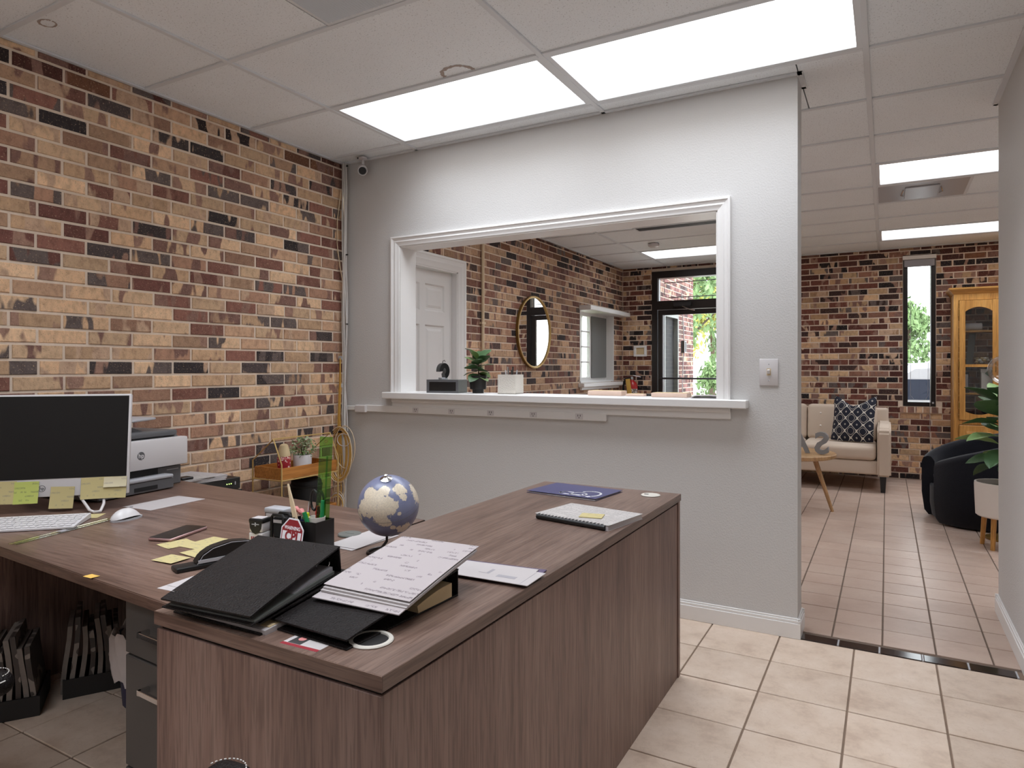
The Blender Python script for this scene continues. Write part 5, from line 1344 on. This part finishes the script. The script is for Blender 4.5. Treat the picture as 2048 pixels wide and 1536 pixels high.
part('logo_ring', MB().tube([(.018+.0048*math.cos(a*PI/8), .0048*math.sin(a*PI/8), .0375) for a in range(16)], .0005, 5, True), 'grey_plastic', t)
text('logo', 'hp', .007, T(.018, 0, .0374) @ RZ(-90), 'grey_plastic', t, .0003)
t = thing('phone', 'rose gold smartphone lying face up on the desk', 'phone', (-1.868, 1.272, DZ), 107)
part('case', MB().box(-.082, .082, -.039, .039, .0005, .010, .0042, 3), 'rose_gold', t)
part('glass', MB().box(-.079, .079, -.0362, .0362, .010, .0108, .0003), 'screen', t)
o = part('paper_sheet', MB().box(-.075, .075, -.115, .115, .0003, .001), 'paper', None, T(-2.355, 1.548, DZ) @ RZ(4)); tag(o, 'blank white half sheet of paper on the desk near the printer', 'paper')
o = part('page_flag', MB().grid(lambda u, v: (.038*u, .021*v, .0006+.003*u*u*.5), 4, 1, thick=.0004), 'tag_yellow', None, T(-1.699, .905, DZ) @ RZ(-3)); tag(o, 'small orange page flag near the front edge of the desk', 'page flag')
NS = [((-1.775, 1.205), -9, .075, .085, 'yellow sticky note beside the phone, its corner lifted'), ((-1.700, 1.250), 3, .10, .12, 'large yellow note paper amid the others by the phone'),
      ((-1.625, 1.190), -6, .10, .10, 'yellow note paper partly under the stapler'), ((-1.600, 1.285), 8, .11, .085, 'yellow note paper in front of the shield stamp'), ((-1.640, 1.095), 4, .075, .06, 'small yellow note under the stapler nose')]
for k, ((x_, y_), rz, w_, h_, lab) in enumerate(NS):
    o = part('sticky_note', MB().grid(lambda u, v: (w_*(u-.5), h_*(v-.5), .0004+.0008*k+.004*abs(u-.5)**2*(1 if k == 0 else .3)), 4, 3, thick=.0005), 'note_yellow', None, T(x_, y_, DZ) @ RZ(rz), smooth=60); tag(o, lab, 'sticky note', 'loose yellow notes by the phone')
t = thing('stapler', 'black desktop stapler lying half behind the upper binder', 'stapler', (-1.535, 1.045, DZ+.006), 72)
part('base', MB().box(-.012, .20, -.024, .024, -.0058, .006, .004, 2), 'black_plastic', t)
prof = [(.035, .006), (.05, .028), (.075, .042), (.12, .050), (.165, .046), (.20, .030), (.205, .010)]
MX = Matrix(((1, 0, 0, 0), (0, 0, 1, 0), (0, 1, 0, 0), (0, 0, 0, 1)))
mb = MB().prism(prof, -.018, .018, MX); bmesh.ops.bevel(mb.bm, geom=mb.bm.edges[:], offset=.004, segments=2, affect='EDGES', clamp_overlap=True)
part('arm', mb, 'black_plastic', t)
part('chrome_trim', MB().tube([(p[0]+.002, -.0182, p[1]-.002) for p in prof[:-1]], .0009, 6), 'grey_print', t)
part('magazine', MB().box(.04, .195, -.021, -.018, .008, .016), 'silver_plastic', t)

# printer
t = thing('printer', 'white and grey office printer at the brick wall end of the desk', 'printer', (-2.652, 1.617, DZ), 97)
part('base', MB().box(-.22, .22, 0, .33, .006, .088, .004), 'grey_plastic', t)
part('body', MB().box(-.215, .215, .012, .33, .088, .215, .004), 'grey_plastic', t)
part('front_panel', MB().box(-.228, .228, -.030, .012, .092, .210, .005, 2), 'white_plastic', t)
for s in (-1, 1): part('side_panel', MB().box(s*.222-.006, s*.222+.006, .013, .32, .092, .205, .004), 'white_plastic', t)
part('output_slot', MB().box(-.20, .10, -.004, .001, .056, .088), 'matte_black', t)
tr_ = part('paper_tray', MB().box(-.20, .135, -.055, .0, .004, .048, .003), 'grey_plastic', t)
part('tray_lip', MB().box(-.20, .13, -.060, .0, .048, .062, .005, 2), 'silver_plastic', tr_)
part('tray_slot', MB().box(-.05, .055, -.0565, -.054, .012, .028), 'matte_black', tr_)
part('scanner_lid', MB().box(-.21, .20, .0, .32, .217, .240, .006, 2), 'grey_plastic', t)
fd = part('document_feeder', MB().prism([(-.20, .240), (.08, .240), (-.02, .275), (-.20, .275)], .06, .28, Matrix(((1, 0, 0, 0), (0, 0, 1, 0), (0, 1, 0, 0), (0, 0, 0, 1)))), 'grey_plastic', t)
part('input_tray', MB().box(-.20, .135, .03, .30, .280, .290, .004, 2, RY(-3)), 'silver_plastic', t)
text('logo', 'hp', .026, T(.0, -.0305, .150) @ RX(90), 'white_plastic', t, .0012, .0005)
part('logo_disc', MB().lathe([(0, 0), (.0165, 0), (.0165, .0008), (0, .0008)], 28, T(0, -.0300, .150) @ RX(90)), 'grey_plastic', t)
part('model_print', MB().box(.145, .205, -.0012, .0, .070, .074), 'silver_plastic', t)
part('feed_slip', MB().box(-.05, .02, .05, .12, .2905, .2915, 0, 1, RY(-3)), 'paper', t)
# recorder box with papers on a stand
t = thing('equipment_stand', 'black metal stand against the brick wall behind the desk', 'stand', (-2.945, 2.095, 0))
part('top', MB().box(-.145, .145, -.155, .155, .61, .632, .002), 'matte_black', t)
for sx in (-1, 1):
    for sy in (-1, 1): part('leg', MB().box(sx*.13-.012, sx*.13+.012, sy*.14-.012, sy*.14+.012, 0, .61), 'black_metal', t)
part('shelf', MB().box(-.14, .14, -.15, .15, .25, .268), 'black_metal', t)
t = thing('video_recorder', 'flat black recorder box with green lights under loose papers', 'recorder', (-2.945, 2.095, .632))
part('case', MB().box(-.145, .142, -.145, .145, .006, .062, .002), 'black_plastic', t)
for sx in (-1, 1): part('foot', MB().box(sx*.1-.012, sx*.1+.012, -.1, .1, 0, .006), 'matte_black', t)
for k in range(3): part('led', MB().box(.1425, .1435, .065+k*.012, .069+k*.012, .034, .038), 'green_led', t)
part('power_mark', MB().box(.1425, .1432, .112, .117, .028, .044), 'silver_plastic', t)
t = thing('paper_pile', 'loose pile of white papers on the black recorder box', 'papers', (-2.945, 2.04, .694))
for k in range(4): part('sheet', MB().box(-.11, .135, -.13, .13, .0002+k*.005, .004+k*.005, .0005, 1, RZ(-8+5*k)), 'paper', t)
part('red_sheet', MB().box(-.1, .138, -.12, .06, .0205, .0215, 0, 1, RZ(2)), 'sheet_typed', t)
part('black_clip', MB().box(.07, .12, -.10, -.04, .0216, .034, .003), 'black_plastic', t)

# ------------------------------------------------------------------ gold house shelf
t = thing('house_shelf', 'gold wire house-shaped shelf with wooden trays by the brick wall', 'shelf', (-2.935, 2.517, 0))
hw, L_ = .113, .42
for yy in (0, L_):
    part('end_frame', MB().tube([(-hw, yy, 0), (-hw, yy, .728), (.05, yy, .850), (hw, yy, .716), (hw, yy, 0)], .0042, 8), 'gold', t)
part('ridge_bar', MB().tube([(.05, 0, .850), (.05, L_, .850)], .004, 8), 'gold', t)
for zz, nm in ((.632, 'tray'), (.38, 'tray')):
    tr_ = part(nm, MB().box(-hw+.006, hw-.006, .006, L_-.006, zz, zz+.008).box(hw-.014, hw-.006, .006, L_-.006, zz+.008, zz+.062).box(-hw+.006, -hw+.014, .006, L_-.006, zz+.008, zz+.062).box(-hw+.014, hw-.014, .006, .014, zz+.008, zz+.062).box(-hw+.014, hw-.014, L_-.014, L_-.006, zz+.008, zz+.062), 'tray_wood', t)
    part('tray_rail', MB().tube([(hw, 0, zz-.004), (hw, L_, zz-.004)], .0036, 6).tube([(-hw, 0, zz-.004), (-hw, L_, zz-.004)], .0036, 6).tube([(-hw, 0, zz-.004), (hw, 0, zz-.004)], .0036, 6).tube([(-hw, L_, zz-.004), (hw, L_, zz-.004)], .0036, 6), 'gold', tr_)
t = thing('spray_can', 'aerosol can with tan cap and red label in the wooden tray', 'can', (-2.925, 2.625, .6405))
part('body', MB().lathe([(0, 0), (.034, 0), (.036, .004), (.036, .098), (.033, .104), (0, .104)], 24), 'can_label', t)
part('label_band', MB().lathe([(.0362, .090), (.0364, .090), (.0364, .096), (.0362, .096)], 24, cap=False), 'pink', t)
part('cap', MB().lathe([(0, .104), (.034, .104), (.034, .112), (.028, .145), (.022, .165), (.012, .172), (0, .172)], 24), 'cream_paper', t)
t = thing('artificial_plant', 'small bushy pale green plant in a white pot in the wooden tray', 'potted plant', (-2.93, 2.765, .6405))
part('pot', MB().lathe([(0, 0), (.046, 0), (.050, .004), (.052, .095), (.050, .098), (.046, .095), (.044, .01), (0, .01)], 28), 'white_plastic', t)
part('soil', MB().lathe([(0, .085), (.045, .085), (.045, .08), (0, .08)], 20), 'soil', t)
lm = leaf_mesh(.020, .012, .3, .1, 3); lm.materials.append(MATS['leaf_pale'])
lm2 = leaf_mesh(.018, .011, .3, .1, 3); lm2.materials.append(MATS['leaf_light'])
rnd = random.Random(4)
for k in range(16):
    an = rnd.uniform(0, 6.28); q = rnd.uniform(.2, 1); top = (.075*q*math.cos(an), .075*q*math.sin(an), .10+.085*rnd.uniform(.5, 1.1))
    part('stem', MB().tube([(0.01*math.cos(an), .01*math.sin(an), .08), (top[0]*.5, top[1]*.5, .12), top], .0012, 5), 'stem', t)
for k in range(230):
    d = Vector((rnd.gauss(0, 1), rnd.gauss(0, 1), rnd.gauss(0, 1))).normalized()*(rnd.random()**.4)
    link('leaf', lm if k % 3 else lm2, t, T(d.x*.078, d.y*.078, .140+d.z*.062) @ Euler((rnd.uniform(-1, 1), rnd.uniform(-1.2, 1.2), rnd.uniform(0, 6.3))).to_matrix().to_4x4())
t = thing('black_bin', 'round black bin standing on the lower tray of the gold shelf', 'bin', (-2.925, 2.79, .389))
part('body', MB().lathe([(0, 0), (.074, 0), (.080, .01), (.088, .17), (.084, .20), (.065, .215), (0, .222)], 30), 'matte_black', t)
part('rim', MB().lathe([(.086, .165), (.091, .168), (.091, .178), (.086, .18)], 30, cap=False), 'black_plastic', t)
t = thing('black_case', 'low black case on the lower tray of the gold shelf', 'case', (-2.925, 2.60, .389))
part('body', MB().box(-.083, .083, -.065, .065, 0, .085, .006, 2), 'black_plastic', t)
part('lid', MB().box(-.085, .085, -.067, .067, .086, .105, .006, 2), 'matte_black', t)
part('latch', MB().box(.085, .089, -.012, .012, .076, .094, .001), 'grey_plastic', t)

# ------------------------------------------------------------------ under the desk
def crate(lab, loc, rz, n, seed):
    t = thing('file_crate', lab, 'file crate', loc, rz, 'crates of files under the desk'); rnd = random.Random(seed)
    part('crate', MB().box(-.105, .105, -.115, .115, 0, .012).box(-.105, -.098, -.115, .115, .012, .07).box(.098, .105, -.115, .115, .012, .07).box(-.098, .098, -.115, -.108, .012, .07).box(-.098, .098, .108, .115, .012, .07), 'crate_black', t)
    for k in range(n):
        xx = -.085+.17*k/(n-1)
        part('file', MB().grid(lambda u, v, xx=xx: (xx+.012*math.sin(3*v+xx*20), -.10+.20*u, .014+(.25+.03*math.sin(k*1.7))*v), 3, 5, thick=.016), 'file_folders' if k % 2 else 'file_paper', t)
crate('crate of worn files under the desk nearer the trash bag', (-2.72, 1.50, 0), 60, 8, 1)
crate('crate of worn files under the desk at the cropped edge', (-2.78, 1.23, 0), 56, 8, 2)
t = thing('trash_bin', 'small dark blue trash bin with a white liner bag under the desk', 'trash bin', (-2.395, 1.515, 0))
part('bin', MB().lathe([(0, 0), (.085, 0), (.09, .006), (.112, .26), (.108, .26), (.086, .012), (0, .012)], 26), 'bin_blue', t)
mb = MB(); n = 40; rings = []
rnd = random.Random(9)
for r_, z_ in ((.095, .20), (.108, .262), (.118, .275), (.126, .262), (.128, .20), (.122, .13), (.118, .105)):
    rings.append([mb.bm.verts.new(((r_+.006*math.sin(i*2.1+z_*30))*math.cos(2*PI*i/n), (r_+.006*math.sin(i*2.1+z_*30))*math.sin(2*PI*i/n), z_+.012*math.sin(i*1.3))) for i in range(n)])
for a_, b_ in zip(rings, rings[1:]):
    for i in range(n): mb.bm.faces.new((a_[i], a_[(i+1) % n], b_[(i+1) % n], b_[i]))
part('liner_bag', mb, 'bag_white', t, smooth=60)

# ------------------------------------------------------------------ chairs at the desk
def arm_chair(lab, loc, rz, armz, r, group='black leather desk chairs'):
    t = thing('desk_chair', lab, 'chair', loc, rz, group)
    part('seat', MB().box(-.23, .23, -.22, .24, .40, .48, .035, 4), 'leather_black', t)
    part('backrest', MB().box(-.22, .22, -.03, .03, .0, .40, .028, 4), 'leather_black', t, T(0, -.25, .50) @ RX(8))
    part('seat_post', MB().tube([(0, 0, .12), (0, 0, .40)], .028, 12), 'chrome', t)
    bs = part('five_star_base', MB().lathe([(0, .08), (.04, .08), (.04, .13), (0, .13)], 16), 'chrome', t)
    for k in range(5):
        an = math.radians(72*k+18); ex, ey = .25*math.cos(an), .25*math.sin(an)
        part('base_arm', MB().tube([(0, 0, .11), (ex, ey, .075)], [.018, .012], 8), 'chrome', bs)
        part('caster', MB().lathe([(0, -.012), (.025, -.012), (.027, 0), (.025, .012), (0, .012)], 14, T(ex, ey, .027) @ RX(90)), 'matte_black', bs)
    for s in (-1, 1):
        xx = s*.275
        def padfn(): 
            mb = MB(); mb.box(xx-.041, xx+.041, -.05, .265, armz-.055, armz, .032, 4); return mb
        a_ = part('armrest', padfn(), 'leather_black', t)
        loop = [(xx+.034*math.cos(q), .225+.034*math.sin(q), armz-.0045) for q in [math.radians(10+160*i/14) for i in range(15)]]
        for p_, q_ in list(zip(loop, loop[1:])):
            m_ = [(p_[i]*.75+q_[i]*.25) for i in range(3)]; n_ = [(p_[i]*.25+q_[i]*.75) for i in range(3)]
            part('stitch', MB().tube([m_, n_], .0011, 5), 'stitch', a_)
        part('seam_piping', MB().tube([(xx+.0395*math.cos(q), .222+.0395*math.sin(q), armz-.016) for q in [math.radians(-5+190*i/16) for i in range(17)]], .0016, 6), 'stitch', a_)
        part('arm_support', MB().tube([(xx, .18, armz-.05), (xx+s*.01, .19, .52 if armz > .55 else .46), (xx-s*.03, .10, .40), (xx-s*.07, .05, .40)], .011, 8).tube([(xx, -.02, armz-.05), (xx-s*.03, .0, .40), (xx-s*.07, .02, .40)], .011, 8), 'chrome', t)
    return t
arm_chair('black leather desk chair with white stitching below the credenza front', (-.597, .487, 0), 6, .617, 0)
t = arm_chair('black chair with chrome frame at the cropped edge before the desk', (-2.03, .50, 0), 4, .545, 0)

# ------------------------------------------------------------------ partition wall fittings
t = thing('power_strip', 'long white surface raceway with outlets below the sill', 'power strip', (0, YP, 0))
part('channel', MB().box(-2.925, -1.275, -.026, 0, .957, .999, .003), 'white_trim', t)
part('channel', MB().box(-3.075, -2.925, -.022, 0, .962, .990, .003), 'white_trim', t)
part('junction_box', MB().box(-2.99, -2.90, -.04, 0, .950, .998, .005), 'white_plastic', t)
for xx in (-2.51, -2.245, -1.975, -1.70, -1.425):
    ou = part('outlet', MB().box(xx-.022, xx+.022, -.0275, -.026, .963, .993, .0005), 'white_plastic', t)
    part('slot', MB().box(xx-.008, xx-.005, -.0283, -.0275, .977, .987).box(xx+.005, xx+.008, -.0283, -.0275, .977, .987).box(xx-.002, xx+.002, -.0283, -.0275, .968, .973), 'black_print', ou)
t = thing('light_switch', 'white toggle light switch plate near the end of the partition', 'light switch', (-.4775, YP, 1.2145))
part('plate', MB().box(-.0415, .0415, -.006, 0, -.0625, .0625, .003, 2), 'white_plastic', t)
part('toggle', MB().box(-.006, .006, -.018, -.006, -.004, .016, .002, 1, RX(12)), 'white_plastic', t)
part('toggle_slot', MB().box(-.009, .009, -.0072, -.006, -.014, .018), 'cream_paper', t)
for zz in (-.038, .038): part('screw', MB().lathe([(0, 0), (.003, 0), (.0025, .0012), (0, .0014)], 10, T(0, -.006, zz) @ RX(90)), 'silver_plastic', t)
t = thing('security_camera', 'white security camera with black face in the ceiling corner', 'security camera', (-2.895, 3.235, ZC-.007))
part('mount', MB().lathe([(0, 0), (.026, 0), (.026, -.010), (.010, -.016), (.009, -.045), (0, -.045)], 20), 'white_plastic', t)
cb_ = part('body', MB().lathe([(0, -.045), (.022, -.045), (.030, -.035), (.032, 0), (.031, .045), (.028, .050), (.024, .046), (0, .046)], 26), 'white_plastic', t, T(0, -.005, -.080) @ RZ(42) @ RX(112))
part('face', MB().lathe([(0, .0465), (.0235, .0465), (.0235, .0478), (0, .0485)], 24), 'black_plastic', cb_)
part('screw', MB().box(-.003, .003, .0, .008, -.012, -.004, M=T(-.02, -.03, 0)), 'black_plastic', t)

# cables in the corner
t = thing('cable_bundle', 'bundle of white cables running down the corner beside the brick', 'cables', (-3.09, 3.262, 0))
rnd = random.Random(21)
for k in range(9):
    ox, oy = rnd.uniform(-.012, .020), rnd.uniform(-.010, .024)
    pts = []
    for q in range(15):
        z_ = 2.565-q*(2.52/14); pinch = .35+.65*abs(math.sin(q*.75+.4)); 
        pts.append((.012+ox*pinch*1.4+.006*math.sin(q*1.1+k), oy*pinch-.002, max(.012, z_)))
    part('cable', MB().tube(pts, .0042, 7), 'cable_white', t)
part('cable', MB().tube([(-.005, -.01, 2.4), (-.022, -.028, 2.2), (-.024, -.03, 2.05), (-.012, -.015, 1.9), (.0, -.004, 1.8)], .003, 6), 'cable_cream', t)
for zz in (2.545, 1.97, 1.52, .82): part('cable_clip', MB().box(.028, .044, -.006, .002, zz-.004, zz+.004, .001).tube([(.036, -.008, zz), (.046, -.012, zz+.002)], .0025, 6), 'black_metal', t)
for zz in (1.30, 1.12): part('cable_tie', MB().box(-.022, .004, -.02, .004, zz-.012, zz+.012, .002), 'silver_plastic', t)
t = thing('yellow_cable_coil', 'hanging coil of yellow and white network cable in the corner', 'cables', (-3.075, 3.235, .70))
for k in range(7):
    r_, h_ = .045+.010*k, .13+.008*k; ph = rnd.uniform(0, 1)
    pts = [((.012+r_*math.sin(2*PI*a/20)*(.8+.05*k)), -.010-.005*k+.008*math.cos(2*PI*a/20+ph), h_*math.cos(2*PI*a/20)-.02) for a in range(20)]
    part('loop', MB().tube(pts, .0035, 6, True), 'cable_yellow' if k % 3 else 'cable_cream', t)
for k in range(4):
    part('strand', MB().tube([(-.010+.004*k, -.004-.004*k, .60), (-.014+.004*k, -.008, .40), (-.020+.005*k, -.012, .22), (-.012+.010*k, -.02, .02), (-.03+.02*k, -.02, -.12)], .0034, 6), 'cable_yellow', t)
part('loop', MB().tube([(.055+.085*math.sin(2*PI*a/24), -.03, .03+.135*math.cos(2*PI*a/24)) for a in range(24)], .003, 6, True), 'cable_cream', t)
part('loop', MB().tube([(.050+.055*math.sin(2*PI*a/20), -.035, .075+.040*math.cos(2*PI*a/20)) for a in range(20)], .0026, 6, True), 'cable_white', t)
for k in range(4):
    part('strand', MB().tube([(-.02+.012*k, -.022, -.10), (-.035+.03*k, -.03, -.24), (-.02+.012*k, -.03, -.36), (-.01*k, -.03, -.55), (.0, -.02, -.685)], .003, 6), ('cable_cream', 'cable_white', 'cable_yellow', 'cable_cream')[k], t)
for k in range(3): part('loop', MB().tube([(.0+.055*math.sin(2*PI*a/20), -.035-.006*k, -.32-.012*k+.065*math.cos(2*PI*a/20)) for a in range(20)], .003, 6, True), ('cable_cream', 'cable_white', 'cable_yellow')[k], t)
part('tie', MB().box(-.018, .016, -.024, .002, .118, .130, .002), 'black_metal', t)

# ------------------------------------------------------------------ on the sill
SZ = OP[2]
t = thing('sill_box', 'grey box with a black front inset on the sill', 'box', (-2.335, 3.36, SZ), 9)
part('body', MB().box(-.105, .105, -.065, .065, 0, .080, .003), 'slate_grey', t)
part('inset', MB().box(-.088, .090, -.0665, -.064, .012, .066, .001), 'black_plastic', t)
part('rim', MB().box(-.105, .105, -.068, -.065, .066, .080).box(-.105, .105, -.068, -.065, 0, .012).box(-.105, -.088, -.068, -.065, .012, .066).box(.090, .105, -.068, -.065, .012, .066), 'grey_plastic', t)
t = thing('tape_dispenser', 'black curved tape dispenser standing on the grey box', 'tape dispenser', (-2.37, 3.365, SZ+.080), 62)
arcp = [(.034*math.cos(math.radians(a)), .048*math.sin(math.radians(a))+.052) for a in range(-80, 200, 14)]
mb = MB(); n = len(arcp)
inner = [(x_*.3, .052+(z_-.052)*.35) for x_, z_ in arcp]
pts = [(x_, -.024, z_) for x_, z_ in arcp]+[(x_, .024, z_) for x_, z_ in arcp]+[(x_, -.024, z_) for x_, z_ in inner]+[(x_, .024, z_) for x_, z_ in inner]
fs = []
for i in range(n-1): fs += [(i, i+1, n+i+1, n+i), (2*n+i+1, 2*n+i, 3*n+i, 3*n+i+1), (i+1, i, 2*n+i, 2*n+i+1), (n+i, n+i+1, 3*n+i+1, 3*n+i)]
fs += [(0, n, 3*n, 2*n), (n-1, 2*n-1, 4*n-1, 3*n-1)]
mb.poly(pts, fs); part('body', mb, 'black_plastic', t, smooth=40)
part('foot', MB().box(-.020, .022, -.024, .024, .0, .012, .002), 'silver_plastic', t)
part('hook', MB().tube([(-.004, 0, .098), (.0, 0, .112), (.010, 0, .118), (.016, 0, .108)], .002, 6), 'black_metal', t)
t = thing('rubber_plant', 'small green leafy plant in a black pot on the sill', 'potted plant', (-2.128, 3.385, SZ))
part('pot', MB().lathe([(0, 0), (.034, 0), (.034, .022), (.049, .024), (.053, .105), (.049, .105), (.046, .09), (0, .09)], 30), 'black_plastic', t)
part('soil', MB().lathe([(0, .094), (.047, .094), (.047, .088), (0, .088)], 20), 'soil', t)
part('stem', MB().tube([(0, 0, .09), (.004, .0, .15), (.0, .004, .22)], [.004, .0035, .002], 7), 'stem', t)
L1 = leaf_mesh(.080, .068, .22, .06, 6); L1.materials.append(MATS['leaf_dark'])
L2 = leaf_mesh(.072, .062, .14, .06, 6); L2.materials.append(MATS['leaf_light'])
rnd = random.Random(31)
for k in range(18):
    z_ = .10+.12*k/17
    link('leaf', L2 if k % 3 == 0 else L1, t, T(.0, 0, z_) @ RZ(k*137.5+rnd.uniform(-12, 12)) @ T(.006, 0, 0) @ RY(22-78*(k/17)+rnd.uniform(-12, 12)) @ RX(rnd.uniform(-25, 25)) @ SC(1.2, 1.3, 1.2))
t = thing('pen_cup', 'square white textured cup full of pens on the sill', 'pen cup', (-1.905, 3.385, SZ), 4)
s_ = .056
part('cup', MB().box(-s_, s_, -s_, -s_+.006, 0, .112).box(-s_, s_, s_-.006, s_, 0, .112).box(-s_, -s_+.006, -s_+.006, s_-.006, 0, .112).box(s_-.006, s_, -s_+.006, s_-.006, 0, .112).box(-s_, s_, -s_, s_, 0, .006), 'stucco_tile', t)
for k in range(7):
    xx, yy = -.03+.010*k, .012*math.sin(k*2.3)
    stick('pen', [(-1.905+xx*.6, 3.385+yy, SZ+.0075), (-1.905+xx*1.15, 3.385+yy*1.3, SZ+.138+.010*(k % 3))], .0042, ('white_plastic', 'black_plastic', 'chrome', 'black_plastic', 'white_plastic', 'black_plastic', 'silver_plastic')[k],
          ['white', 'black', 'silver', 'shiny black', 'ivory', 'matt black', 'pale grey'][k]+' pen standing in the square cup on the sill, '+['first', 'second', 'third', 'fourth', 'fifth', 'sixth', 'seventh'][k]+' from the plant', 'pen')['group'] = 'pens in the square cup'
for k, (x0, x1, y0, y1, h_, lab) in enumerate(((-1.43, -1.235, 3.40, 3.49, .026, 'longest tan wooden block on the sill toward the pen cup'), (-1.215, -1.115, 3.41, 3.47, .012, 'thin tan wooden block on the sill below the extinguisher'), (-1.06, -.875, 3.36, 3.45, .022, 'thick tan wooden block on the sill below the glass door'))):
    o = part('wooden_block', MB().box(x0, x1, y0, y1, 0, h_, .003, 2), 'tan_block', None, T(0, 0, SZ)); tag(o, lab, 'wooden block', 'tan blocks on the sill')
    part('top_sheet', MB().box(x0+.006, x1-.006, y0+.006, y1-.006, h_, h_+.0015), 'cream_paper', o)
t = thing('sill_papers', 'loose pile of white papers at the right end of the sill', 'papers', (-.79, 3.40, SZ))
for k in range(4): part('sheet', MB().grid(lambda u, v, k=k: (-.062+.125*u, -.06+.13*v, .0012+.003*k+.004*math.sin(PI*u)*(k > 1)), 5, 2, thick=.0008, M=RZ(-6+5*k)), 'paper', t, smooth=60)
o = part('black_pouch', MB().box(-.03, .03, -.02, .02, 0, .012, .004, 2), 'black_plastic', None, T(-1.10, 3.475, SZ)); tag(o, 'tiny black pouch on the sill between the tan blocks', 'pouch')

# lettering becomes plain mesh
bpy.context.view_layer.update()
dg = bpy.context.evaluated_depsgraph_get()
for o in [o for o in C.objects if o.type == 'FONT']:
    me = bpy.data.meshes.new_from_object(o.evaluated_get(dg)); nm = o.name; par = o.parent; ml = o.matrix_local.copy(); props = {k: o[k] for k in o.keys()}
    bpy.data.objects.remove(o); q = bpy.data.objects.new(nm, me); C.objects.link(q)
    if par: q.parent = par
    q.matrix_local = ml
    for k, v in props.items(): q[k] = v
